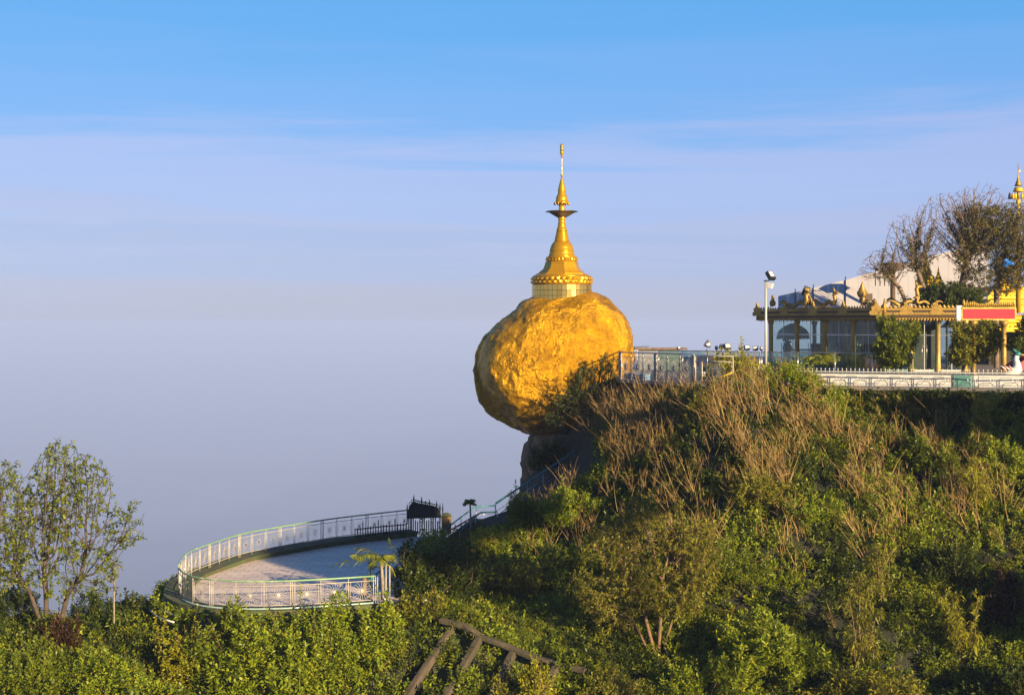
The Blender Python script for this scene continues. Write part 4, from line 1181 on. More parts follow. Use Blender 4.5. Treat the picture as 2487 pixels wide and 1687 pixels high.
# things seen inside the pavilion
q = XY(1926, 97.5) + up * TERZ
um = thing('ceremonial_parasol', q, 'white tiered parasol inside the left end of the pavilion', 'parasol')
MB().tube([q, q + up * 3.0], .03, 6).build('pole', M['polepaint'], um)
MB().lathe(q, [(1.15, 2.05), (1.12, 2.35), (.95, 2.6), (.6, 2.85), (.15, 3.05)], 16).build('canopy', M['cloth'], um)
mb = MB()
for k in range(24):
    a = 2 * math.pi * k / 24; c_ = q + Vector((1.15 * math.cos(a), 1.15 * math.sin(a), 2.06)); tt = Vector((-math.sin(a), math.cos(a), 0)) * .13
    mb.add([c_ - tt, c_ + tt, c_ - up * .16], [(0, 1, 2), (2, 1, 0)])
mb.build('trim', M['cloth'], um)
def vase(px, d, s, m, lab):
    q = XY(px, d) + up * TERZ
    r = thing('offering_vase', q, lab, 'vase')
    MB().lathe(q, [(.2 * s, 0), (.22 * s, .9 * s), (.12 * s, .95 * s), (.3 * s, 1.15 * s), (.34 * s, 1.4 * s), (.16 * s, 1.65 * s), (.2 * s, 1.75 * s)], 14).build('body', m, r)
    mb = MB()
    for k in range(14):
        a = random.uniform(0, 6.28); w_ = random.uniform(.1, .4) * s
        mb.ball(q + Vector((w_ * math.cos(a), w_ * math.sin(a), random.uniform(1.75, 2.2) * s)), .09 * s, 6, 4)
    mb.build('flowers', M['white'], r)
vase(1912, 96.6, 1.0, M['white'], 'white vase with flowers inside the left bay of the pavilion')
vase(2022, 93.2, 1.05, M['white'], 'white vase with flowers inside the middle bay of the pavilion')
vase(2078, 91.4, .9, M['darkmetal'], 'dark vase with flowers inside the bay left of the pavilion corner')
for px, d, sx, sz_, m, lab in [(1945, 96, 1.6, 1.2, M['glassg'], 'glass donation case inside the left bay of the pavilion'), (2110, 91, 1.2, .9, M['redpaint'], 'red donation box inside the pavilion behind the left terrace tree'), (1990, 94.5, 1.0, 1.6, M['brown'], 'brown wooden cabinet inside the second bay of the pavilion')]:
    q = XY(px, d) + up * TERZ
    r = thing('donation_box', q, lab, 'box')
    b_ = MB(); b_.box(q + up * sz_ / 2, (sx, .6, sz_)); b_.build('body', m, r)
    b_ = MB(); b_.box(q + up * (sz_ + .04), (sx + .1, .7, .08)); b_.build('lid', M['steel'], r)

# ------------------------------------------------------------------ white sheeted roof behind
wr_ = thing('white_roof_screen', XY(1890, 112) + up * TERZ, 'large white sheeted roof rising behind the pavilion', 'roof')
top_px = [(1890, 719), (1960, 703), (2060, 678), (2140, 655), (2230, 632), (2310, 608), (2400, 590)]
ra, rb_, rc_ = P(1890, 775, 107), P(2400, 775, 107), P(2400, 590, 119)
rn_ = (rb_ - ra).cross(rc_ - ra).normalized()
def on_roof(px, py, lift=0.0):
    d = P(px, py, 1.0) - Vector((0, 0, CAMZ)); c0 = Vector((0, 0, CAMZ))
    return c0 + d * ((ra - c0).dot(rn_) / d.dot(rn_)) + Vector((0, -lift, lift))
def roof_top(x): return float(np.interp(x, [a for a, _ in top_px], [b for _, b in top_px]))
for k in range(21):
    x0, x1 = 1890 + k * 24.3, 1890 + (k + 1) * 24.3 - .5
    pts = [on_roof(x0, 775), on_roof(x1, 775), on_roof(x1, roof_top(x1)), on_roof(x0, roof_top(x0))]
    MB().prism(pts, (0, 0, 0), (0, .03, -.06)).build('sheet', M['panelwhite'], wr_)
for px in (1931, 1975, 2053):
    MB().tube([on_roof(px, 775, .05), on_roof(px, roof_top(px) - 6, .05)], .04, 5).build('seam_rod', M['darkmetal'], wr_)
for i, (x0, x1, y0, y1, d, lab) in enumerate([(2158, 2196, 637, 656, 106, 'dark brown roofed hut behind the bare tree')]):
    a, b = P(x0, y1, d), P(x1, y0, d)
    hut = thing('roof_hut', Vector(((a.x + b.x) / 2, d, a.z)), lab, 'hut')
    w, h = b.x - a.x, b.z - a.z
    mb = MB(); mb.box(((a.x + b.x) / 2, d + 1, (a.z + b.z) / 2), (w, 2, h)); mb.build('roof', M['brown'], hut)
    for k in range(4):
        x = a.x - 1.0 + k * .35
        MB().tube([(x, d, a.z - 1.2), (x, d, b.z - .25)], .04, 5).build('post', M['brown'], hut)
    MB().bar((a.x - 1.0, d, b.z - .25), (a.x + .3, d, b.z - .25), .08).build('beam', M['brown'], hut)
    MB().tube([(a.x + w * .5, d + 1, a.z), (a.x + w * .5, d + 1, TERZ)], .2, 6).build('column', M['brown'], hut)

# small golden spires among the branches
def mini_stupa(px, y0, y1, d, w, lab, m):
    b = P(px, y1, d); h = P(px, y0, d).z - b.z
    r = thing('golden_spire', b, lab, 'spire')
    MB().lathe(b, [(w, -1.5), (w, .1 * h), (w * .8, .16 * h), (w * .85, .2 * h), (w * .5, .3 * h)], 12).build('base', m, r)
    MB().lathe(b, [(w * .52, .3 * h), (w * .55, .36 * h), (w * .4, .46 * h), (w * .24, .55 * h), (w * .26, .58 * h), (w * .14, .72 * h), (w * .16, .75 * h), (w * .05, .9 * h), (.01, h)], 12).build('finial', m, r)
mini_stupa(2249, 608, 690, 99, .75, 'small golden spire seen through the bare tree branches', M['ygold'])
mini_stupa(2279, 646, 692, 97, .42, 'short bright yellow spire right of the small golden spire in the tree', M['ygold'])

# ------------------------------------------------------------------ golden hall on the right
hb = XY(2470, 103) + up * TERZ
hall = thing('golden_hall', hb, 'golden tiered roof hall partly hidden at the right edge', 'temple')
def tier(px0, y0, y1, d, inset, ft=True):
    a = P(px0, y1, d); z1 = P(0, y0, d).z
    b = Vector((a.x + 14, d, a.z))
    mb = MB()
    mb.add([a, b, Vector((b.x - inset, d + inset, z1)), Vector((a.x + inset, d + inset, z1)), Vector((a.x, d + 12, a.z)), Vector((a.x + inset, d + 12, z1))], [(0, 1, 2, 3), (4, 0, 3, 5)])
    mb.build('roof_tier', M['ygold'], hall)
    mb = MB(); mb.bar(a + Vector((-.1, -.1, -.12)), b + Vector((0, -.1, -.12)), .25, .3); mb.build('eave', M['ygold'], hall)
    for k in range(28):
        q = a + Vector((.1 + k * .33, -.16, -.1)); mb = MB()
        mb.prism([q + Vector((-.13, 0, 0)), q + Vector((.13, 0, 0)), q + Vector((.1, 0, .2)), q + Vector((0, 0, .36)), q + Vector((-.1, 0, .2))], (0, -.03, 0), (0, .03, 0)); mb.build('leaf_trim', M['ygold'], hall)
    for row in range(1, 4):
        u = row / 4
        q0 = Vector((a.x + inset * u, d + inset * u - .06, a.z + (z1 - a.z) * u)); mb = MB()
        mb.bar(q0, Vector((b.x, q0.y, q0.z)), .08, .1); mb.build('rib', M['ygold'], hall)
tier(2400, 694, 720, 102, .7)
tier(2388, 724, 750, 100.5, 1.0)
tier(2408, 764, 796, 99, 1.0)
q = P(2435, 697, 102.6)
MB().lathe(q, [(.75, -.3), (.7, .1), (.5, .25), (.52, .35), (.3, .5), (.32, .6), (.1, .9)], 10).build('finial', M['ygold'], hall)
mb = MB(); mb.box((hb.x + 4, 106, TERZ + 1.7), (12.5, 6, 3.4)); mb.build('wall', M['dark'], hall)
for k in range(3): MB().tube([Vector((hb.x - 1.9 + k * 2.2, 102.5, TERZ)), Vector((hb.x - 1.9 + k * 2.2, 102.5, 11.2))], .16, 10).build('column', M['colgold'], hall)
mb = MB(); mb.bar((hb.x - 2.2, 102.4, 10.4), (hb.x + 6, 102.4, 10.4), .1, .3); mb.build('lintel', M['brown'], hall)

# tall ornate spire at the right edge
qs = P(2473, 560, 96)
sp2 = thing('ornate_spire', qs, 'tall ornate golden spire with hanging umbrellas above the trees at the right edge', 'spire')
def pz(y): return CAMZ - (y - HY) / FPX * 96
def pr(w): return w / FPX * 96
MB().lathe((qs.x, 96, 0), [(pr(6), pz(760)), (pr(5), pz(520)), (pr(7), pz(517)), (pr(3), pz(512)), (pr(6), pz(505)), (pr(3.5), pz(498)), (pr(6), pz(490)), (pr(4), pz(484))], 12).build('shaft', M['ygold'], sp2)
MB().lathe((qs.x, 96, 0), [(pr(13), pz(466)), (pr(10), pz(458)), (pr(8), pz(455))], 12).build('umbrella', M['ygold'], sp2)
MB().lathe((qs.x, 96, 0), [(pr(9), pz(452)), (pr(6), pz(444)), (pr(3), pz(436)), (pr(1), pz(426)), (pr(.7), pz(398))], 10).build('hti', M['agold'], sp2)
MB().tube([(qs.x, 96, pz(484)), (qs.x, 96, pz(455))], pr(3), 8).build('stem', M['agold'], sp2)
for s in (-1, 1):
    MB().bar((qs.x, 96, pz(495)), (qs.x + s * pr(24), 96, pz(493)), .08).build('arm', M['darkmetal'], sp2)
    for off_ in (8, 14, 22):
        MB().lathe((qs.x + s * pr(off_), 95.9, 0), [(pr(4), pz(484)), (pr(3.5), pz(474)), (pr(1), pz(468))], 8).build('pendant', [M['ygold'], M['ygold'], M['darkmetal']][off_ // 8 % 3], sp2)
b_ = MB(); b_.prism([Vector((qs.x, 96, pz(416))), Vector((qs.x + pr(6), 96, pz(413))), Vector((qs.x + pr(6), 96, pz(417)))], (0, 0, 0), (0, .03, 0)); b_.build('vane', M['ygold'], sp2)

# ------------------------------------------------------------------ red sign board on gilded columns
sd = 80.0
sg = thing('signboard', XY(2400, sd) + up * TERZ, 'blank red signboard with gilded frame on two gold columns', 'signboard')
a, b = P(2338, 776, sd), P(2464, 748, sd)
mb = MB(); mb.box(((a.x + b.x) / 2, sd, (a.z + b.z) / 2), (b.x - a.x, .12, b.z - a.z)); mb.build('panel', M['red'], sg)
for z in (a.z, b.z): MB().bar((a.x - .06, sd, z), (b.x + .06, sd, z), .2, .09).build('frame', M['agold'], sg)
for x in (a.x, b.x): MB().bar((x, sd, a.z + .05), (x, sd, b.z - .05), .19, .09).build('frame', M['agold'], sg)
MB().bar((a.x - .2, sd + .05, a.z - .1), (a.x - .2, sd + .05, b.z + .15), .3, .16).build('side_post', M['white'], sg)
mb = MB(); nn_ = 26
for k in range(nn_):
    x = a.x + (b.x - a.x) * (k + .5) / nn_; h = .2 + .12 * math.sin(k / nn_ * math.pi * 3) ** 2 + (.25 if k in (0, nn_ - 1) else 0) + random.uniform(0, .08)
    mb.add([(x - .1, sd, b.z + .05), (x + .1, sd, b.z + .05), (x + .06, sd - .04, b.z + .05 + h * .6), (x + random.uniform(-.06, .06), sd, b.z + .05 + h), (x - .06, sd - .04, b.z + .05 + h * .6), (x, sd - .1, b.z + .05 + h * .3)], [(5, i, (i + 1) % 5) for i in range(5)] + [(4, 3, 2, 1, 0)])
mb.build('cresting', M['agold'], sg)
for px in (2364, 2438):
    q = XY(px, sd + .1) + up * TERZ; Hh = a.z - TERZ - .05
    MB().lathe(q, [(.24, 0), (.24, .15), (.16, .2), (.15, Hh - .4), (.2, Hh - .3), (.26, Hh - .18), (.26, Hh)], 14).build('column', M['agold'], sg)

# ------------------------------------------------------------------ painted bird statue
bd = 66.0
b0_ = P(2462, 915, bd)
bird = thing('bird_statue', b0_ , 'painted white bird statue with green head by the right end of the fence', 'statue')
MB().tube([b0_ + Vector(v) for v in [(-.55, 0, .05), (-.3, 0, .12), (0, 0, .22), (.18, 0, .38), (.16, 0, .62), (.1, 0, .85), (.16, 0, 1.0)]], [.05, .18, .27, .24, .17, .13, .12], 12).build('body', M['white'], bird)
MB().ball(b0_ + Vector((.2, 0, 1.08)), (.17, .13, .14)).build('head', M['tealpan'], bird)
MB().tube([b0_ + Vector(v) for v in [(.3, 0, 1.06), (.45, 0, 1.04), (.56, 0, .98)]], [.08, .05, .01], 6).build('beak', M['agold'], bird)
MB().tube([b0_ + Vector(v) for v in [(.12, 0, 1.18), (.0, 0, 1.3), (-.08, 0, 1.34)]], [.08, .05, .01], 6).build('crest', M['tealpan'], bird)
for k in range(5): MB().tube([b0_ + Vector((-.05 - .1 * k, -.16, .3 + .02 * k)), b0_ + Vector((-.3 - .1 * k, -.2, .55))], [.05, .01], 5).build('wing_feather', [M['white'], M['redpaint']][k % 2], bird)
for s in (-.08, .08): MB().tube([b0_ + Vector((0, s, .1)), b0_ + Vector((.02, s, -.25))], .05, 6).build('leg', M['agold'], bird)
pq = b0_ + Vector((.1, 0, -.25))
ped = thing('ornate_pedestal', Vector((pq.x, pq.y, TERZ)), 'teal and gold scrolled pedestal under the bird statue', 'pedestal')
mb = MB(); mb.box((pq.x, pq.y, (TERZ + pq.z) / 2), (1.5, .6, pq.z - TERZ)); mb.build('block', M['tealpan'], ped)
MB().tube([Vector((pq.x + .42 * math.cos(t_) * (1 - t_ / 14), pq.y - .33, (TERZ + pq.z) / 2 + .24 * math.sin(t_) * (1 - t_ / 14))) for t_ in np.linspace(0, 11, 30)], .035, 5).build('scroll', M['agold'], ped)
for s in (-.7, .7): MB().tube([(pq.x + s, pq.y - .3, TERZ), (pq.x + s, pq.y - .3, pq.z)], .07, 6).build('edge_roll', M['cream'], ped)
rb = P(2487, 885, 70); b_ = MB(); b_.prism([rb + Vector(v) for v in [(-.7, 0, -.25), (2.0, 0, -.25), (2.0, 0, .5), (.2, 0, .35)]], (0, 0, 0), (0, 1.5, 0)); b_.build('red_canopy', M['redpaint'], None, 'red awning corner at the right edge behind the bird statue', cat='awning')
MB().tube([Vector((rb.x + .9, 70.5, TERZ)), Vector((rb.x + .9, 70.5, rb.z))], .05, 6).build('awning_post', M['steel'], None, 'steel post holding the red awning at the right edge', cat='post')
# ------------------------------------------------------------------ plants: generators
def unit(v): return v / (np.linalg.norm(v, axis=-1, keepdims=True) + 1e-9)

def leaf_arrays(pos, dirs, L, W, rng, droop=0.15):
    """one folded blade per row: base, two sides, tip (4 verts, one quad)"""
    n = len(pos)
    d = unit(dirs)
    r = unit(rng.normal(size=(n, 3)) * 0.6 + np.array([0, 0, 1.0]))
    s = unit(np.cross(d, r)); u = np.cross(s, d)
    L = np.broadcast_to(L, (n,))[:, None]; W = np.broadcast_to(W, (n,))[:, None]
    base = pos
    mid = pos + d * L * 0.5
    tip = pos + d * L - np.array([0, 0, 1.0]) * L * droop
    V = np.stack([base, mid + s * W * 0.5 + u * W * 0.16, tip, mid - s * W * 0.5 + u * W * 0.16], 1).reshape(-1, 3)
    F = np.arange(n * 4).reshape(n, 4)
    return V, F

def sprigs(centres, axes, rng, k=9, L=0.13, W=0.05, stem=0.25, spread=1.0, droop=0.15, lv=0.35):
    """k leaves spiralled round each short shoot"""
    m = len(centres)
    ax_ = unit(axes)
    h = unit(np.cross(ax_, unit(rng.normal(size=(m, 3)))))
    w = np.cross(ax_, h)
    j = np.arange(k)
    ph = j * 2.4 + rng.uniform(0, 6.28, (m, 1))
    tpos = (j + 0.5) / k
    rad = np.cos(ph)[..., None] * h[:, None] + np.sin(ph)[..., None] * w[:, None]
    dirs = rad * (spread * (1.15 - 0.75 * tpos))[None, :, None] + ax_[:, None] * (0.25 + 0.75 * tpos)[None, :, None] + rng.normal(size=(m, k, 3)) * 0.18
    pos = centres[:, None] + ax_[:, None] * (stem * (tpos - 0.6))[None, :, None]
    Ls = L * rng.uniform(1 - lv, 1 + lv, (m, k)) * (1.1 - 0.35 * np.abs(tpos - .5))
    V, F = leaf_arrays(pos.reshape(-1, 3), dirs.reshape(-1, 3), Ls.ravel(), (Ls * (W / L)).ravel(), rng, droop)
    tint = np.clip(np.repeat(rng.beta(2, 2.4, m), k) * 0.6 + rng.uniform(0, 0.4, m * k), 0, 1)
    return V, F, np.repeat(tint, 4)

def blades(base, dirs, L, W, rng, bend=0.25, seg=3):
    """thin tapering stalks: flat strips of seg quads"""
    n = len(base)
    d = unit(dirs)
    side = unit(np.cross(d, unit(rng.normal(size=(n, 3)) * .5 + np.array([0, -1.0, 0]))))
    L = np.broadcast_to(L, (n,)); W = np.broadcast_to(W, (n,))
    lean = rng.normal(size=(n, 3)) * bend; lean[:, 2] *= 0.3
    rows = []
    for s in range(seg + 1):
        u = s / seg
        p = base + d * (L * u)[:, None] + lean * (L * u * u)[:, None] - np.array([0, 0, 1.0]) * (L * bend * .4 * u * u)[:, None]
        w = (W * (1 - 0.8 * u) * 0.5)[:, None]
        rows += [p - side * w, p + side * w]
    V = np.stack(rows, 1).reshape(-1, 3)
    k = 2 * (seg + 1)
    F = np.concatenate([np.arange(n)[:, None] * k + np.array([2 * s, 2 * s + 1, 2 * s + 3, 2 * s + 2]) for s in range(seg)], 0)
    return V, F, np.repeat(rng.uniform(0, 1, n), k)

def colonise(env, root, rng, step=0.16, kill=0.3, infl=1.6, up_bias=0.25, maxit=160, trunk=None, wob=0.12):
    """space colonisation: branches reach for the points env from the root nodes"""
    nodes = []; par = []
    for r_ in root:
        chain = r_ if isinstance(r_[0], (list, tuple, np.ndarray, Vector)) else [r_]
        prev = -1
        pts = resample([Vector(c) for c in chain], step) if len(chain) > 1 else [Vector(chain[0])]
        for c in pts:
            nodes.append(np.array(tuple(c))); par.append(prev); prev = len(nodes) - 1
    A = np.array(env, float)
    alive = np.ones(len(A), bool)
    N = np.array(nodes)
    d = np.linalg.norm(A[:, None] - N[None], axis=2)
    near = d.argmin(1); nd = d.min(1)
    kc = {}
    for it in range(maxit):
        act = alive & (nd < (infl if it > 12 else 1e9))
        if not act.any(): break
        order = np.where(act)[0]
        order = order[np.argsort(near[order], kind='stable')]
        ids, st_ = np.unique(near[order], return_index=True)
        new = []; newp = []
        for i, grp in zip(ids, np.split(order, st_[1:])):
            c_ = kc.get(i, 0)
            if c_ >= 5:
                alive[grp] = False
                continue
            sel = A[grp] if c_ < 2 else A[grp[rng.integers(len(grp))]][None]
            v = unit(sel - nodes[i]).sum(0)
            v = v / (np.linalg.norm(v) + 1e-9) + np.array([0, 0, up_bias * (c_ < 2)]) + rng.normal(size=3) * wob
            v /= np.linalg.norm(v) + 1e-9
            new.append(nodes[i] + v * step); newp.append(int(i))
        if not new: continue
        b = len(nodes)
        NN = np.array(new)
        d = np.linalg.norm(A[:, None] - NN[None], axis=2)
        m = d.min(1); a = d.argmin(1)
        better = (m < nd) & alive
        won = np.bincount(a[better], minlength=len(new)) > 0
        for w_, i in zip(won, newp):
            if not w_: kc[i] = kc.get(i, 0) + 1
        remap = np.cumsum(won) - 1 + b
        nodes += [q for q, w_ in zip(new, won) if w_]; par += [q for q, w_ in zip(newp, won) if w_]
        near[better] = remap[a[better]]; nd[better] = m[better]
        alive &= nd > kill
        if len(nodes) > 12000: break
    return np.array(nodes), np.array(par)

def branch_mesh(N, par, r_tip, expo=2.3, rmax=None, sides=5, fat=1.0):
    n = len(N)
    acc = np.zeros(n)
    kids = [[] for _ in range(n)]
    for i in range(n):
        if par[i] >= 0: kids[par[i]].append(i)
    for i in range(n - 1, -1, -1):
        if not kids[i]: acc[i] = r_tip ** expo
        if par[i] >= 0: acc[par[i]] += acc[i]
    rad = acc ** (1 / expo) * fat
    if rmax: rad = np.minimum(rad, rmax)
    rad = np.maximum(rad, r_tip)
    mb = MB()
    starts = [i for i in range(n) if par[i] < 0]
    stack = [(s, None) for s in starts]
    while stack:
        s, pre = stack.pop()
        ch = [pre] if pre is not None else []
        i = s
        while True:
            ch.append(i)
            if not kids[i]: break
            ks = sorted(kids[i], key=lambda q: -acc[q])
            for q in ks[1:]: stack.append((q, i))
            i = ks[0]
        if len(ch) < 2: continue
        rr = [float(rad[q]) for q in ch]
        if pre is not None: rr[0] = min(rr[0], rr[1] * 1.25)
        pts = [N[q] for q in ch]
        if len(pts) > 4:                     # thin out straight runs
            keep = list(range(0, len(pts), 2))
            if keep[-1] != len(pts) - 1: keep.append(len(pts) - 1)
            pts = [pts[q] for q in keep]; rr = [rr[q] for q in keep]
        mb.tube(pts, rr, sides if rr[0] > r_tip * 3 else 3, caps=False)
    return mb, rad, kids

def env_points(blobs, n, rng, shell=0.55, cull=-2, cs=0.9):
    """points in a union of ellipsoids (centre, radii), thinned towards their middles"""
    out = []
    w = np.array([b[1][0] * b[1][1] * b[1][2] for b in blobs]); w = w / w.sum()
    for b, k in zip(blobs, rng.multinomial(n, w)):
        v = unit(rng.normal(size=(k, 3))) * (rng.uniform(shell ** 3, 1, (k, 1)) ** (1 / 3))
        out.append(np.array(tuple(b[0])) + v * np.array(b[1]))
    out = np.concatenate(out)
    if cull > -1:                            # open gaps, uneven outline
        ok = np.array([noise.noise(Vector(p) * cs) + .5 * noise.noise(Vector(p) * cs * 2.3) > cull for p in out])
        out = out[ok]
    return out

def add_np(name, V, F, mt, tint, parent, **kw):
    org = ORIGIN[parent] if parent is not None else Vector((0, 0, 0))
    return tag(link(name, np_mesh(name, V, F, mt, tint, tuple(org)), parent), **kw)

def tree(name, base, blobs, label, bark, leafm, cat='tree', group=None, n_env=500, roots=None, step=0.17, kill=0.3, r_tip=0.012, fat=1.0, rmax=0.3,
         leaves=1.0, L=0.14, W=0.06, k=7, thr=2.2, seed=1, shell=0.4, up_bias=0.25, extra=None, sides=6, wob=0.12, spread=1.0, droop=.15, infl=2.0, cull=-.12, cs=.9, lc=-2):
    rng = np.random.default_rng(seed)
    root = thing(name, base, label, cat, group)
    env = env_points(blobs, n_env, rng, shell, cull, cs)
    N, par = colonise(env, roots or [list(base)], rng, step, kill, infl, up_bias, wob=wob)
    mb, rad, kids = branch_mesh(N, par, r_tip, rmax=rmax, fat=fat, sides=sides)
    mb.build('trunk', bark, root)
    if leaves > 0:
        idx_ = np.where((rad < r_tip * thr))[0]
        idx_ = idx_[rng.random(len(idx_)) < min(1, leaves)]
        if lc > -1: idx_ = idx_[[noise.noise(Vector(p) * 2.4) > lc for p in N[idx_]]]
        if leaves > 1: idx_ = np.concatenate([idx_] * int(round(leaves)))
        pd = N[idx_] - N[np.maximum(par[idx_], 0)]
        c = N[idx_] + rng.normal(size=(len(idx_), 3)) * 0.05
        V, F, t_ = sprigs(c, pd + rng.normal(size=pd.shape) * 0.08, rng, k, L, W, stem=step * 1.3, spread=spread, droop=droop)
        add_np('crown', V, F, leafm, t_, root)
    return root, N, rad

def bush(name, base, size, label, leafm, stemm=None, seed=0, n=260, k=9, L=0.13, W=0.055, lobes=6, upb=0.5, cat='shrub', group=None, droop=.12, spread=1.0, tips=0.25, stems=9, shoots=16):
    """leafy shrub: sprigs over many uneven lobes with gaps between, leafy shoots sticking out of the top, stems inside"""
    rng = np.random.default_rng(seed + 100)
    root = thing(name, base, label, cat, group)
    b = np.array(tuple(base)); sx, sy, szz = size
    lo = []
    for i in range(lobes * 2):
        a = rng.uniform(0, 6.28); r = math.sqrt(rng.uniform(0.02, .9))
        f = rng.uniform(0.18, 0.42)
        top = 1 - .55 * r * r
        lo.append((b + np.array([sx * r * math.cos(a) * .42, sy * r * math.sin(a) * .42, szz * rng.uniform(.15, .82) * top]), np.array([sx * f * .5, sy * f * .5, szz * f * .6])))
    lo.append((b + np.array([0, 0, szz * .3]), np.array([sx * .3, sy * .3, szz * .35])))
    pts = env_points(lo, int(n * 1.15), rng, 0.5, -.28, 1.6)
    pts = pts[pts[:, 2] > b[2] - 0.1]
    cen = b + np.array([0, 0, szz * .25])
    axs = unit(pts - cen) * (1 - upb) + np.array([0, 0, upb]) + rng.normal(size=pts.shape) * 0.28
    mb = MB()
    # shoots: leaves all along
    q0 = pts[rng.integers(0, len(pts), shoots)]
    keep = q0[:, 2] > b[2] + .4 * szz
    for q in q0[keep]:
        d = unit(np.array([rng.normal() * .3, rng.normal() * .3 - .05, 1.0]))
        Ls = rng.uniform(.12, .34) * szz + .15
        c = q + d * np.linspace(0, Ls, 4)[:, None]
        pts = np.concatenate([pts, c]); axs = np.concatenate([axs, np.tile(d, (4, 1))])
        mb.tube([q - d * .4, q + d * Ls], [.012, .005], 3, caps=False)
    sl = rng.uniform(.75, 1.25)
    V, F, t_ = sprigs(pts, axs, rng, k, L * sl, W * sl, stem=L * 2.2, spread=spread, droop=droop)
    add_np('foliage', V, F, leafm, t_, root)
    pick = pts[rng.integers(0, len(pts), stems)]
    for q in pick:
        m_ = b + (q - b) * .5 + rng.normal(size=3) * .08 * szz
        e_ = q + np.array([rng.normal() * .1, rng.normal() * .1, 1]) * rng.uniform(0, tips) * szz
        mb.tube([b + rng.normal(size=3) * [.1, .1, .02], m_, q, e_], [.03, .022, .014, .005], 4, caps=False)
    mb.build('stems', stemm or M['barkorange'], root, kind='stuff')
    return root
# ------------------------------------------------------------------ trees on the left bank
def onground(px, d, dz=0.0):
    x, y = (px - CX) / FPX * d, d
    return Vector((x, y, float(H(x, y)) + dz))
def E(px, py, d, rx, ry, rz):
    """ellipsoid: centre pixel and depth, radii in photo pixels (rx, rz) and metres (ry)"""
    return (tuple(P(px, py, d)), (rx / FPX * d, ry, rz / FPX * d))
M['barkb'] = mat('brown_bark', (0.11, 0.075, 0.05), 0.9, var=.4, scale=4, bump=.5, bscale=12)
tb = P(112, 1505, 54)
tree('broadleaf_tree', tb, [E(142, 1085, 54, 26, .8, 36), E(150, 1140, 54, 60, 1.5, 75), E(60, 1240, 54, 75, 1.6, 95), E(190, 1190, 54, 90, 1.7, 90), E(130, 1290, 54, 110, 1.8, 90), E(275, 1300, 54, 80, 1.4, 42), E(310, 1245, 54, 42, 1.0, 28), E(220, 1370, 54, 70, 1.3, 40), E(60, 1380, 54, 80, 1.3, 60), E(150, 1420, 54, 60, 1.2, 40), E(250, 1420, 54, 40, 1.0, 30), E(20, 1330, 54, 50, 1.2, 60)],
     'tall sparse broadleaf tree with forking trunks on the left bank', M['barkb'], M['lf_green'], n_env=4200, step=0.12, kill=0.14, r_tip=0.0085, fat=.8, rmax=.15, L=.125, W=.075, k=5, leaves=.7, lc=-.05, thr=2.4, cull=-.4, cs=.8, seed=5,
     roots=[[tb, P(112, 1450, 54), P(108, 1390, 54)], [P(150, 1500, 54.2), P(165, 1440, 54.2), P(195, 1400, 54)], [P(95, 1500, 53.8), P(70, 1430, 53.7), P(30, 1390, 53.6)]], shell=.2, up_bias=.35)
tb2 = P(-40, 1500, 53)
tree('broadleaf_tree', tb2, [E(10, 1180, 53, 50, 1.2, 70), E(0, 1280, 53, 60, 1.3, 90), E(-20, 1390, 53, 70, 1.3, 70)],
     'sparse broadleaf tree cut by the left edge of the picture', M['barkb'], M['lf_green'], n_env=1400, step=0.12, kill=.15, r_tip=.0085, fat=.8, rmax=.13, L=.125, W=.075, k=5, leaves=.8, lc=0.0, thr=2.2, cull=-.02, seed=9, shell=.2, up_bias=.35, roots=[[tb2, P(-25, 1420, 53)]])
tb3 = P(277, 1512, 54.5)
tree('slim_sapling', tb3, [E(278, 1395, 54.5, 36, .6, 22), E(290, 1420, 54.5, 40, .6, 10), E(272, 1375, 54.5, 18, .4, 18)],
     'slim pale sapling with sparse leaves right of the broadleaf tree', M['barkpale'], M['lf_olive'], n_env=80, step=.11, kill=.2, r_tip=.009, fat=1.2, rmax=.05, L=.12, W=.05, k=5, leaves=.7, seed=3, shell=.1, roots=[[tb3, P(277, 1450, 54.5), P(278, 1420, 54.5)]], up_bias=.05)

# ------------------------------------------------------------------ trees on the terrace
tq = XY(2172, 76.5) + up * TERZ
tree('terrace_tree', tq, [E(2170, 830, 76.5, 58, 1.2, 45), E(2165, 790, 76.5, 40, 1.0, 25), E(2172, 868, 76.5, 48, 1.0, 25), E(2200, 800, 76.5, 36, .9, 30)],
     'dense rounded evergreen tree on the terrace in front of the pavilion', M['bark'], M['lf_green'], n_env=1900, step=.11, kill=.13, r_tip=.008, fat=.8, rmax=.09, L=.20, W=.075, k=7, leaves=1, thr=2.6, seed=21, shell=.25, roots=[[tq, tq + up * .5]])
tq = XY(2335, 74) + up * TERZ
tree('terrace_tree', tq, [E(2370, 830, 74, 62, 1.2, 42), E(2340, 860, 74, 40, 1.1, 32), E(2400, 800, 74, 30, .9, 28), E(2330, 810, 74, 26, .8, 34)],
     'dense evergreen tree on the terrace under the red signboard', M['bark'], M['lf_olive'], n_env=1900, step=.11, kill=.13, r_tip=.008, fat=.8, rmax=.10, L=.19, W=.07, k=7, leaves=1, thr=2.6, seed=22, shell=.25, roots=[[tq, tq + up * .45 + Vector((.05, 0, 0))]])
tq = XY(2505, 72) + up * TERZ
tree('terrace_tree', tq, [E(2485, 835, 72, 34, .9, 50), E(2510, 800, 72, 40, 1, 40)],
     'dark evergreen tree cut by the right edge behind the bird statue', M['bark'], M['lf_dark'], n_env=900, step=.12, kill=.15, r_tip=.008, fat=.8, rmax=.09, L=.20, W=.08, k=7, leaves=1, thr=2.6, seed=23, shell=.25)
tq = XY(2300, 92) + up * TERZ
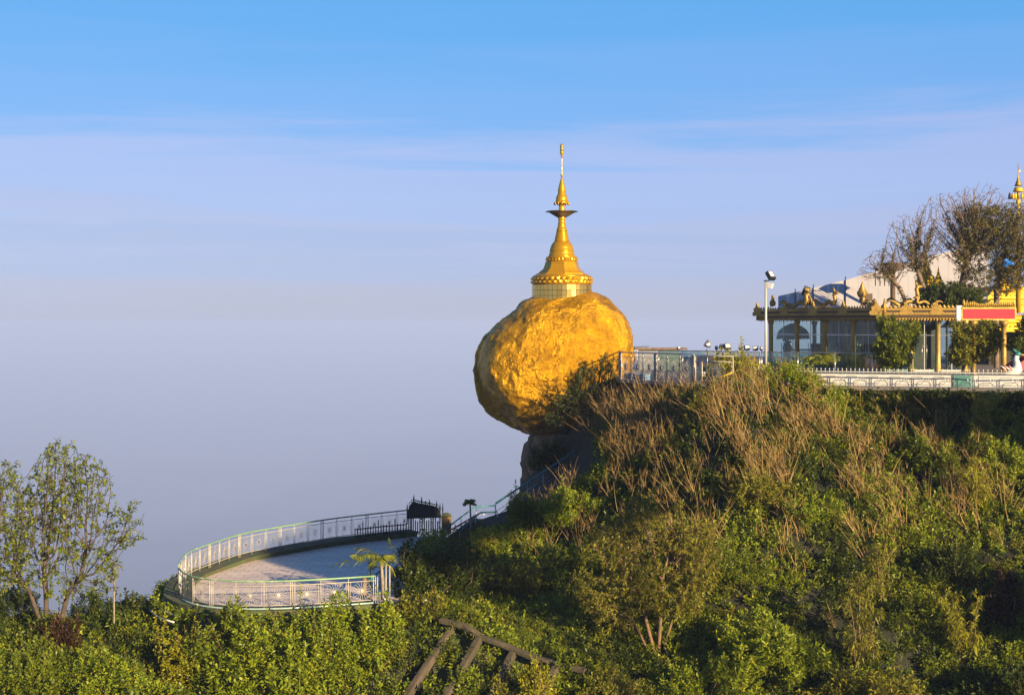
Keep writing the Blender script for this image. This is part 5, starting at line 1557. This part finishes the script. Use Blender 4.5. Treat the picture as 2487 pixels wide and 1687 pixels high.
tree('round_tree', tq, [E(2295, 715, 92, 58, 1.5, 30), E(2345, 722, 92, 38, 1.3, 26), E(2255, 727, 92, 28, 1, 20)],
     'low domed dark green tree rising behind the pavilion roof', M['bark'], M['lf_dark'], n_env=2400, step=.13, kill=.15, r_tip=.009, fat=.8, rmax=.14, L=.24, W=.10, k=7, leaves=1.0, thr=2.6, seed=24, shell=.5, roots=[[tq, tq + up * 3.6]])
# great bare tree with mossy limbs
bq = XY(2240, 95) + up * TERZ
br_, BN, BR = tree('bare_tree', bq, [E(2160, 640, 95, 65, 2.0, 45), E(2215, 590, 95, 75, 2.0, 75), E(2300, 550, 95, 85, 2.2, 85), E(2380, 530, 95, 75, 2.2, 90), E(2450, 560, 95, 60, 2.2, 85), E(2110, 660, 95, 30, 1.3, 25), E(2370, 650, 95, 60, 1.6, 70), E(2450, 660, 95, 50, 1.6, 60), E(2470, 600, 95, 60, 2, 90)],
     'wide old tree with bare twigs and mossy limbs behind the pavilion', M['barkwarm'], M['lf_brown'], n_env=9500, step=.15, kill=.15, r_tip=.0125, fat=.85, rmax=.34, leaves=0.0, seed=31, shell=.1, cull=-.35, cs=.6, up_bias=.32,
     roots=[[XY(2215, 95) + up * TERZ, P(2205, 745, 95), P(2185, 700, 95), P(2150, 660, 95)], [bq, P(2262, 740, 95.4), P(2240, 690, 95.2), P(2222, 640, 95)], [XY(2330, 95.5) + up * TERZ, P(2330, 720, 95.5), P(2345, 650, 95.5), P(2360, 600, 95.5)], [XY(2420, 95.5) + up * TERZ, P(2420, 700, 95.5), P(2430, 640, 95.5)]], infl=3.0)
rng = np.random.default_rng(77)
limb = BN[(BR > .032) & (BN[:, 2] > 11.5)]
c = np.repeat(limb, 3, 0) + rng.normal(size=(len(limb) * 3, 3)) * .12
V, F, t_ = sprigs(c, rng.normal(size=c.shape), rng, 6, .15, .06, .15)
add_np('moss_clumps', V, F, M['lf_brown'], t_, br_, label='brown-green moss and ferns growing on the limbs')
right = BN[(BN[:, 0] > (2330 - CX) / FPX * 95) & (BN[:, 2] < CAMZ + (HY - 500) / FPX * 95) & (BN[:, 2] > 11.8)]
right = right[rng.random(len(right)) < np.clip((right[:, 0] - (2320 - CX) / FPX * 95) / 3.0, 0, .34)]
V, F, t_ = sprigs(np.repeat(right, 2, 0) + rng.normal(size=(len(right) * 2, 3)) * .14, rng.normal(size=(len(right) * 2, 3)) + [0, 0, .3], rng, 6, .17, .075, .22)
add_np('crown', V, F, M['lf_brown'], t_, br_, label='brownish leafy right half of the crown')
# blue plastic caught in it
bb = P(2449, 640, 93.2)
rb2 = random.Random(3); mb = MB()
for k in range(7):
    c = bb + Vector((rb2.uniform(-.3, .3), rb2.uniform(-.1, .1), rb2.uniform(-.3, .22))); n_ = 7
    ring = [c + Vector((math.cos(a) * rb2.uniform(.06, .26), rb2.uniform(-.08, .08), math.sin(a) * rb2.uniform(.05, .2))) for a in np.linspace(0, 6.28, n_ + 1)[:-1]]
    mb.add(ring + [c + Vector((0, -.07, 0))], [(n_, i, (i + 1) % n_) for i in range(n_)])
mb.build('plastic_bag', M['bluebag'], None, 'torn bright blue plastic caught in the crown of the old tree', cat='plastic bag')

# ------------------------------------------------------------------ palms
def palm(name, base, height, nf, FL, label, seed=0, leafm=None, trunk_r=.035, lean=(0, 0), fw=.05, el=(.1, 1.2), wind=(0, 0)):
    rng = np.random.default_rng(seed)
    root = thing(name, base, label, 'palm')
    top = Vector(base) + Vector((lean[0], lean[1], height))
    mid = Vector(base).lerp(top, .5) + Vector((lean[0] * -.15, 0, 0))
    MB().tube([base, mid, top], [trunk_r * 1.3, trunk_r, trunk_r * .8], 7).build('trunk', M['barkpale'], root)
    for f in range(nf):
        a = 2.4 * f + rng.uniform(-.3, .3); e = rng.uniform(*el)
        d = np.array([math.cos(a) * math.cos(e) + wind[0], math.sin(a) * math.cos(e) + wind[1], math.sin(e)])
        L = FL * rng.uniform(.75, 1.1)
        ts_ = np.linspace(0, 1, 14)
        pts = np.array(tuple(top)) + d * (ts_ * L)[:, None] + np.array([wind[0] * .3, wind[1] * .3, -1.0]) * (ts_ ** 2 * L * .55)[:, None]
        tang = np.gradient(pts, axis=0)
        side = unit(np.cross(tang, [0, 0, 1.0]))
        ps = np.concatenate([pts[1:]] * 2); ds = np.concatenate([side[1:] + unit(tang[1:]) * .7, -side[1:] + unit(tang[1:]) * .7]) + np.array([0, 0, -.3])
        Ls = np.tile(FL * .42 * np.sin(np.pi * (ts_[1:] * .8 + .15)), 2)
        V, F = leaf_arrays(ps, ds, Ls, fw, rng, .25)
        fo = add_np('frond', V, F, leafm or M['lf_palm'], np.repeat(rng.uniform(0, 1, len(ps)), 4), root)
        mbb = MB(); mbb.tube([Vector(p) for p in pts[::3]], [.014, .012, .010, .007, .004][:len(pts[::3])], 4, caps=False); mbb.build('midrib', M['lf_palm'], fo)
    return root
palm('palm_sapling', P(1145, 1345, 70.5), (1345 - 1222) / FPX * 70.5, 16, .55, 'thin palm sapling with a small tuft beside the bent teal rails', 1, fw=.05, trunk_r=.05, lean=(-.07, 0), el=(.2, 1.5))
palm('small_palm', P(932, 1455, 56), (1455 - 1365) / FPX * 56, 11, 1.35, 'small wind-bent palm at the right end of the lower platform', 4, trunk_r=.09, lean=(-.1, 0), fw=.06, wind=(-.45, 0), el=(.1, 1.3))
palm('areca_palm', P(1958, 905, 72), .35, 12, 1.5, 'pale feathery palm bending right in front of the glass balustrade', 6, fw=.06, trunk_r=.04, lean=(.25, 0), wind=(.45, 0), el=(.7, 1.4))
tb4 = P(902, 1470, 56.5)
tree('thin_shrub', tb4, [E(898, 1370, 56.5, 16, .35, 14)], 'thin dark shrub left of the small wind-bent palm', M['bark'], M['lf_dark'], cat='shrub', n_env=50, step=.09, kill=.16, r_tip=.008, L=.12, W=.05, k=6, leaves=1, seed=8, roots=[[tb4, P(899, 1395, 56.5)]])

# ------------------------------------------------------------------ dark twiggy bush against the boulder
tq = P(1470, 1010, 76.8)
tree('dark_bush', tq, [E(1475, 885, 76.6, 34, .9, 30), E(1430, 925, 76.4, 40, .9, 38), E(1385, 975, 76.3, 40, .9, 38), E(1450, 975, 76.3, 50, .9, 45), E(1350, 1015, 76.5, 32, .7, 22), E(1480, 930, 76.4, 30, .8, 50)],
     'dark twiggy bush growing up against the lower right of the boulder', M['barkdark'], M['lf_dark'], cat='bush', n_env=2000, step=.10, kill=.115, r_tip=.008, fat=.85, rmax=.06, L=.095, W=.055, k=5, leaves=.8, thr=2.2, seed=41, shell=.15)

# big multi-stemmed shrub in mid slope
tq = onground(1590, 54.0, -.1)
tree('multistem_shrub', tq, [E(1480, 1330, 54.5, 75, 1.5, 80), E(1570, 1270, 54.5, 70, 1.6, 75), E(1660, 1300, 54.5, 80, 1.5, 85), E(1700, 1370, 54.3, 60, 1.4, 70), E(1460, 1430, 54.2, 80, 1.4, 70), E(1560, 1400, 54, 90, 1.6, 80), E(1640, 1450, 53.8, 80, 1.5, 60), E(1500, 1500, 53.8, 70, 1.3, 45)],
     'large multi-stemmed shrub with orange-lit bare stems in the middle of the slope', M['barkorange'], M['lf_olive'], cat='shrub', n_env=5200, step=.13, kill=.15, r_tip=.0085, fat=.8, rmax=.075, L=.14, W=.05, k=7, leaves=1.0, thr=2.5, cull=-.12, cs=.75, seed=51, shell=.1, up_bias=.3,
     roots=[[tq, P(1560, 1470, 54), P(1530, 1420, 54.2)], [tq + Vector((.15, 0, 0)), P(1605, 1480, 54), P(1610, 1400, 54.2)], [tq + Vector((.3, .1, 0)), P(1650, 1450, 54)], [tq + Vector((-.2, 0, 0)), P(1535, 1500, 53.9)]])

# willow-leaved saplings on the right slope
for i, (px, d, blobs, lab) in enumerate([
    (2360, 60.5, [(2405, 965, 34, 14), (2385, 985, 26, 16), (2370, 1020, 20, 22)], 'tall thin sapling with golden willow leaves crossing the terrace wall'),
    (2370, 58.5, [(2350, 1150, 24, 26), (2395, 1160, 24, 22), (2370, 1125, 20, 20)], 'sapling with a round tuft of golden willow leaves on the right slope'),
    (2140, 54.5, [(2150, 1340, 42, 28), (2130, 1360, 30, 22)], 'golden willow-leaved shrub low on the right slope left of the shade'),
    (2330, 52.5, [(2300, 1455, 26, 20), (2362, 1460, 30, 22), (2330, 1440, 20, 18)], 'golden willow-leaved shrub at the lower right beside the deep shade'),
    (2080, 52.0, [(2090, 1420, 40, 34), (2060, 1460, 34, 34), (2120, 1480, 40, 30)], 'loose olive shrub with long leaves in the lower right')]):
    tq = onground(px, d, -.05)
    gy = HY - (tq.z - CAMZ) / d * FPX
    low = [E(px + (a - px) * .5 + 6, (b + gy) / 2, d, c_ * .8, .6, (gy - b) * .32) for a, b, c_, e_ in blobs]
    tree('willow_sapling', tq, [E(a, b, d, c_, .6, e_) for a, b, c_, e_ in blobs] + low, lab, M['barkorange'], [M['lf_olive'], M['lf_yellow'], M['lf_olive'], M['lf_yellow'], M['lf_olive']][i], cat='sapling', n_env=620, step=.10, kill=.14, r_tip=.007, fat=.9, rmax=.045, L=.22, W=.042, k=6, leaves=.9, seed=60 + i, shell=.1, up_bias=.2, droop=.35)

# ------------------------------------------------------------------ shrubs with labels of their own
SH = [
 # px, d, width m, height m, material, leaf L, W, n, label
 (1905, 66.6, 3.2, 1.7, 'lf_bright', .15, .06, 420, 'bright green rounded shrub at the foot of the light pole'),
 (1800, 70.5, 3.6, 1.5, 'lf_yellow', .12, .05, 330, 'yellow-green shrub on the terrace left of the light pole'),
 (2020, 64.6, 2.0, 1.3, 'lf_bright', .15, .055, 240, 'bright green shrub below the left end of the looped fence'),
 (2130, 63.0, 1.8, 1.6, 'lf_green', .16, .055, 220, 'leafy shrub below the middle of the looped fence'),
 (2215, 61.5, 1.7, 1.5, 'lf_green', .16, .055, 220, 'leafy shrub with upright tips in front of the dark terrace wall'),
 (2290, 60.8, 1.9, 1.3, 'lf_green', .15, .055, 220, 'low leafy shrub before the dark terrace wall, right of the middle'),
 (2440, 60.0, 2.2, 1.6, 'lf_bright', .15, .055, 260, 'leafy shrub at the right edge under the terrace wall'),
 (1720, 66.2, 2.0, 1.2, 'lf_olive', .13, .05, 220, 'olive shrub among the dry reeds below the cream gate leaf'),
 (1060, 67.8, 2.9, 2.0, 'lf_bright', .15, .06, 420, 'sunlit yellow-green bush in front of the ochre pillar'),
 (1035, 57.5, 2.6, 3.5, 'lf_dark', .14, .06, 560, 'tall dark bush at the right end of the lower platform'),
 (1105, 60.0, 3.6, 3.3, 'lf_dark', .14, .055, 600, 'broad dark green bush below the palm sapling'),
 (1010, 54.6, 2.2, 1.2, 'lf_olive', .12, .05, 360, 'low olive bush on the bare bank right of the broken pipes'),
 (1180, 66.0, 3.0, 2.3, 'lf_yellow', .15, .05, 420, 'yellow-leaved bush below the landing of the teal stairs'),
 (1290, 68.5, 2.8, 1.8, 'lf_green', .15, .055, 360, 'green bush under the long straight handrail'),
 (1400, 67.0, 3.2, 1.9, 'lf_bright', .15, .055, 380, 'bright green bush among reeds right of the long handrail'),
 (1265, 60.5, 3.0, 2.2, 'lf_olive', .13, .05, 420, 'olive bush left of the large multi-stemmed shrub'),
 (1370, 61.0, 2.6, 1.9, 'lf_green', .13, .05, 360, 'green bush on the upper left side of the large multi-stemmed shrub'),
 (1780, 56.5, 2.6, 1.8, 'lf_green', .14, .05, 360, 'green bush right of the large multi-stemmed shrub'),
 (1850, 59.5, 2.6, 1.7, 'lf_olive', .14, .05, 340, 'olive bush under the thickest dry reeds'),
 (1960, 58.5, 2.4, 1.6, 'lf_bright', .15, .055, 320, 'bright bush under the dry reeds right of the olive bush'),
 (1890, 51.8, 3.8, 2.5, 'lf_bright', .15, .055, 640, 'large sunlit rounded bush at the lower right of centre'),
 (1720, 50.6, 3.0, 1.9, 'lf_bright', .15, .05, 460, 'sunlit bush at the bottom between the multi-stemmed shrub and the large rounded bush'),
 (2040, 50.2, 2.4, 2.0, 'lf_olive', .20, .045, 340, 'long-leaved bush at the bottom right of the large rounded bush'),
 (2180, 49.6, 3.2, 2.3, 'lf_olive', .24, .055, 420, 'long-leaved drooping bush at the bottom right'),
 (1480, 50.4, 2.6, 1.7, 'lf_olive', .13, .045, 380, 'twiggy olive bush at the bottom right of the concrete ribs'),
 (1300, 49.8, 1.6, 1.9, 'lf_yellow', .17, .05, 200, 'yellow-green sprouting shrub over the concrete ribs'),
 (1610, 49.8, 2.2, 1.5, 'lf_green', .14, .05, 320, 'green bush at the bottom below the multi-stemmed shrub'),
 (455, 52.6, 2.4, 3.0, 'lf_yellow', .12, .055, 520, 'tall yellow-green climber bush covering the tip of the lower platform'),
 (640, 52.0, 3.6, 3.8, 'lf_bright', .16, .07, 620, 'broad bright green bush below the near platform railing, left part'),
 (800, 52.1, 3.4, 3.8, 'lf_bright', .16, .07, 620, 'broad bright green bush below the near platform railing, right part'),
 (925, 52.6, 1.4, 3.0, 'lf_bright', .13, .06, 260, 'slim bright bush with tall bare stems left of the concrete ribs'),
 (250, 50.4, 3.8, 2.7, 'lf_bright', .15, .07, 680, 'big bright green bush at the lower left below the sapling'),
 (75, 50.2, 3.6, 2.6, 'lf_green', .15, .07, 620, 'green bush at the lower left corner under the tree'),
 (360, 49.4, 3.0, 2.0, 'lf_green', .15, .07, 460, 'green bush at the bottom left below the platform tip'),
 (545, 48.8, 3.2, 1.9, 'lf_bright', .16, .07, 500, 'bright bush at the bottom edge below the platform, left'),
 (735, 48.6, 3.2, 1.8, 'lf_bright', .16, .07, 500, 'bright bush at the bottom edge below the platform, middle'),
 (880, 48.8, 2.4, 1.9, 'lf_bright', .18, .08, 380, 'bright bush at the bottom edge left of the concrete ribs'),
 (545, 51.8, 2.6, 3.4, 'lf_green', .15, .065, 420, 'green bush under the left part of the near platform railing'),
 (720, 51.2, 2.6, 3.0, 'lf_bright', .15, .065, 420, 'bright bush in front of the middle of the platform wall'),
 (1135, 51.0, 1.3, 1.0, 'lf_green', .15, .06, 160, 'small green bush between the first two concrete ribs'),
 (1060, 50.6, 1.2, .9, 'lf_dark', .15, .06, 150, 'small dark bush left of the first concrete rib'),
 (1215, 50.6, 1.3, 1.1, 'lf_olive', .15, .055, 160, 'small olive bush between the middle concrete ribs'),
 (1390, 51.6, 1.8, 1.2, 'lf_green', .15, .055, 240, 'green bush covering the right end of the concrete beam'),
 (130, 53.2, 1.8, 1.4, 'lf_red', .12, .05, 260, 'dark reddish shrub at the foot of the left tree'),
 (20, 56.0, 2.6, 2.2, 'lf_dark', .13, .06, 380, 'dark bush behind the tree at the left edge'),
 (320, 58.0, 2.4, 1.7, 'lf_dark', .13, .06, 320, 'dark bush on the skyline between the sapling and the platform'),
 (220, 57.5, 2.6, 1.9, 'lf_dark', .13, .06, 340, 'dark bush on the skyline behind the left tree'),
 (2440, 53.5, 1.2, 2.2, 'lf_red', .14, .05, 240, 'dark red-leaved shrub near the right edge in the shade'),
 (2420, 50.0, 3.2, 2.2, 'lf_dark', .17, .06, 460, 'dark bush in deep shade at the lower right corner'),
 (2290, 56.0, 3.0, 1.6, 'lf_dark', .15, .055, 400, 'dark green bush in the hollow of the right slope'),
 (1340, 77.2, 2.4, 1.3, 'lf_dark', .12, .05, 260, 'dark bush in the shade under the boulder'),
]
for i, (px, d, w, h, m, L, W, n, lab) in enumerate(SH):
    q = onground(px, d, -.05)
    if px == 1800: q.z = TERZ
    bush('shrub', q, (w * 1.25, w * 1.05, h * 1.15), lab, M[m], seed=i * 3 + 1, n=int(n * 2.3), L=L * 1.08, W=W * 1.12, lobes=7 + i % 4, group=None, droop=.35 if L > .18 else .12)

# ------------------------------------------------------------------ undergrowth, reeds and grass on the slope (uncountable)
rng = np.random.default_rng(5)
def scatter(n, xr, yr, keep):
    x = rng.uniform(*xr, n); y = rng.uniform(*yr, n)
    z = H(x, y)
    px = CX + x / y * FPX; py = HY - (z - CAMZ) / y * FPX
    ok = (poly_dist(x, y, PLAT_POLY) > .9) & (poly_dist(x, y, TER_POLY) > .1) & ~((y > 70.3) & (x < 4.4)) & (px > -150) & (px < 2700) & (py < 1850) & keep(x, y, z, px, py)
    return np.stack([x, y, z], 1)[ok], px[ok], py[ok]
notstair = lambda px, py: ~((px > 880) & (px < 1030) & (py > 1380) & (py < 1490))
pt, px, py = scatter(18500, (-24, 34), (45, 80), lambda x, y, z, px, py: notstair(px, py) & (~((px > 960) & (px < 1390) & (py > 1525)) | (rng.random(len(x)) < .75)) & ((x > -3) | (y < 60) | (x < -15)))
m_ = len(pt)
ph = .22 + 1.6 * np.clip(fnoise(pt[:, 0] * .45, pt[:, 1] * .45, 21) - .18, 0, 1) * rng.uniform(.35, 1.25, m_)     # plant height
ph *= np.clip((fnoise(pt[:, 0] * .55, pt[:, 1] * .55, 9) - .24) * 6, .3, 1)
kind = fnoise(pt[:, 0] * .3, pt[:, 1] * .3, 33) + rng.normal(0, .09, m_)
reedy = np.exp(-(((px - 1800) / 420) ** 2 + ((py - 1040) / 120) ** 2))
kind = kind + .07 * (px < 900) + .03 - .06 * reedy
for nm, lo, hi, m, L, W, k in [('undergrowth', -9, .40, 'lf_dark', .15, .06, 7), ('undergrowth', .40, .50, 'lf_green', .19, .058, 8), ('undergrowth', .50, .56, 'lf_olive', .14, .042, 8), ('undergrowth', .56, 9, 'lf_bright', .17, .066, 8)]:
    s = np.where((kind >= lo) & (kind < hi))[0]
    ns = 9
    u = rng.uniform(0, 1, (len(s), ns)); a_ = rng.uniform(0, 6.28, (len(s), ns))
    rr = np.sqrt(u) * (.16 + .30 * ph[s])[:, None]
    hh = ph[s][:, None] * (1 - .55 * u) * rng.uniform(.55, 1.1, (len(s), ns))
    c = pt[s][:, None] + np.stack([np.cos(a_) * rr, np.sin(a_) * rr, hh], -1)
    axs = np.stack([np.cos(a_) * rr, np.sin(a_) * rr, np.full_like(rr, .5)], -1) + rng.normal(size=c.shape) * .15 + np.array([-.04, -.08, 0])
    V, F, t_ = sprigs(c.reshape(-1, 3), axs.reshape(-1, 3), rng, k, L, W, stem=.3)
    add_np(nm, V, F, M[m], t_, None, kind='stuff')
# creepers over the platform wall
ci = rng.integers(len(WALL_OUT) * 45 // 100, len(WALL_OUT), 5200)
cp = np.array([tuple(WALL_OUT[i][0] + WALL_OUT[i][1] * .35) for i in ci]) + rng.normal(size=(5200, 3)) * [.15, .15, 0]
cp[:, 2] = .02 - 2.2 * rng.random(5200) ** .8
ok = fnoise(cp[:, 0] * .9 + cp[:, 1] * .4, cp[:, 2] * 1.3, 44) > .33
cp = cp[ok]
V, F, t_ = sprigs(cp, np.array([tuple(WALL_OUT[i][1]) for i in ci[ok]]) + rng.normal(size=cp.shape) * .4 + [0, 0, .3], rng, 6, .14, .07, .2)
add_np('creepers', V, F, M['lf_bright'], t_, pw_, kind='stuff')
# dry reeds, leaning a little to the left, in patches
def reed_w(px, py):
    a = np.exp(-(((px - 1720) / 330) ** 2 + ((py - 1010) / 130) ** 2)) + .8 * np.exp(-(((px - 2060) / 200) ** 2 + ((py - 1110) / 110) ** 2)) + .55 * np.exp(-(((px - 1430) / 120) ** 2 + ((py - 1060) / 110) ** 2)) + .6 * np.exp(-(((px - 2280) / 120) ** 2 + ((py - 1180) / 120) ** 2)) + .4 * np.exp(-(((px - 1330) / 120) ** 2 + ((py - 1200) / 90) ** 2)) + .3 * np.exp(-(((px - 1800) / 500) ** 2 + ((py - 1280) / 120) ** 2)) + .35 * np.exp(-(((px - 2190) / 60) ** 2 + ((py - 1290) / 60) ** 2))
    return a
pt, px, py = scatter(60000, (-1, 27), (50, 77), lambda x, y, z, px, py: (rng.random(len(x)) < reed_w(px, py) * .95 * (fnoise(x * 1.1, y * 1.1, 51) > .42) * np.clip(fnoise(x * .9, y * .9, 3) * 2.6 - .7, 0.05, 1)))
pt = pt[rng.permutation(len(pt))[:470]]
nst = 7
cl = np.repeat(pt, nst, 0)
fan = rng.normal(size=(len(cl), 3)) * np.array([.19, .19, .04]); lean = np.repeat(rng.normal(size=(len(pt), 3)) * np.array([.22, .15, 0]), nst, 0)
dirs = fan + lean + np.array([-.22, -.05, 1.0])
cl = cl + rng.normal(size=cl.shape) * [.16, .16, .02]
L_ = np.repeat(rng.uniform(1.0, 2.3, len(pt)), nst) * rng.uniform(.5, 1.15, len(cl))
V, F, t_ = blades(cl, dirs, L_, rng.uniform(.02, .04, len(cl)), rng, .15, 4)
add_np('dry_reeds', V, F, M['stalk'], t_, None, kind='stuff')
tipp = cl + unit(dirs) * (L_ * rng.uniform(.45, .9, len(cl)))[:, None]
s2 = np.repeat(tipp, 2, 0); d2 = np.repeat(unit(dirs), 2, 0) + rng.normal(size=(len(s2), 3)) * .35
V, F, t_ = blades(s2, d2, rng.uniform(.15, .5, len(s2)), .016, rng, .15, 2)
add_np('reed_plumes', V, F, M['stalk'], t_, None, kind='stuff')
# grass tufts
pt, px, py = scatter(9000, (-24, 30), (45, 78), lambda x, y, z, px, py: (fnoise(x * .8, y * .8, 71) > .45) & notstair(px, py))
gp = np.repeat(pt, 7, 0) + rng.normal(size=(len(pt) * 7, 3)) * [.08, .08, .01]
V, F, t_ = blades(gp, rng.normal(size=gp.shape) * .3 + [0, -.05, 1], rng.uniform(.2, .6, len(gp)), .016, rng, .3, 2)
add_np('grass', V, F, M['grass'], t_, None, kind='stuff')
# sunlit grass strip above the concrete frame
x = rng.uniform(-2.6, 2.8, 5000); y = rng.uniform(53.4, 57.5, 5000); ok = y > 54.3 - (x + 2.6) * .55
x, y = x[ok], y[ok]; gp = np.stack([x, y, H(x, y)], 1)
V, F, t_ = blades(gp, rng.normal(size=gp.shape) * .35 + [0, -.1, 1], rng.uniform(.15, .5, len(gp)), .02, rng, .3, 2)
add_np('grass', V, F, M['grass'], t_, None, kind='stuff')

# dark hedge hanging over the terrace wall under the fence
hr = thing('hedge', Vector((19, 65, 6.5)), 'dark hedge covering the terrace wall below the looped fence', 'hedge')
u = rng.uniform(0, 1, 2600); zz = rng.uniform(6.3, 8.22, 2600)
e0, e1 = np.array([14.6, 66.05]), np.array([26.5, 62.0])
xy = e0 + (e1 - e0) * u[:, None] + rng.normal(size=(2600, 2)) * .12
pts = np.concatenate([xy, zz[:, None]], 1)
V, F, t_ = sprigs(pts, rng.normal(size=pts.shape) * .5 + [0, -.6, .2], rng, 7, .13, .06, .2)
add_np('foliage', V, F, M['lf_dark'], t_ * .6, hr)
mb = MB()
for k in range(24):
    q = e0 + (e1 - e0) * (k + .5) / 24; mb.tube([(q[0], q[1], 5.6), (q[0] + random.uniform(-.2, .2), q[1], 8.0)], [.03, .012], 4, caps=False)
mb.build('stems', M['bark'], hr, kind='stuff')
# unseen trees added to shade the slope foot, terrace wall and half the platform
sd2 = np.array([SUNV.x, SUNV.y]) / math.hypot(SUNV.x, SUNV.y); pd2 = np.array([-sd2[1], sd2[0]]); tn = math.tan(R(SUN_EL))
def blocker(target, t, r):
    q = np.array(target[:2]) + sd2 * t
    return ((q[0], q[1], target[2] + tn * t), r)
blobs = [blocker((18.2, 65.0, 6.4), 17, (1.6, 1.6, 1.2)), blocker((21.5, 63.8, 6.3), 16, (1.8, 1.8, 1.3)), blocker((20.5, 53, .4), 16, (2.2, 2.2, 1.7)), blocker((19, 50.5, -1), 15, (2.4, 2.4, 1.6)), blocker((22, 56, 2), 18, (1.8, 1.8, 1.4)), blocker((21, 51, -1), 20, (3, 3, 2))]
tall = [blocker((-6.5, 63.5, .9), 62, (2.6, 2.6, 1.6)), blocker((-5.6, 67.5, 1.2), 64, (2.8, 2.8, 1.9)), blocker((-4.5, 62.5, 1.6), 60, (2.2, 2.2, 1.6)), blocker((-8.0, 69.8, 1.0), 66, (2.0, 2.0, 1.4)), blocker((-4.4, 71.5, 1.4), 66, (2.4, 2.4, 2.0))]
pts = np.concatenate([env_points(blobs[:3], 1000, rng, .2), env_points(tall, 3400, rng, .2)])
V, F, t_ = sprigs(pts, rng.normal(size=pts.shape) + [0, 0, .5], rng, 8, .36, .16, .5)
add_np('shade_caster_crowns', V, F, M['lf_dark'], t_, None, kind='stuff')
mb = MB()
for c, r in blobs[:3] + tall:
    mb.tube([(c[0] - .3, c[1], float(H(c[0], c[1])) - .3), (c[0] + .2, c[1], c[2] * .5), (c[0], c[1], c[2] + r[2] * .4)], [.28, .2, .08], 7, caps=False)
mb.build('shade_caster_trunks', M['bark'], None, kind='stuff')
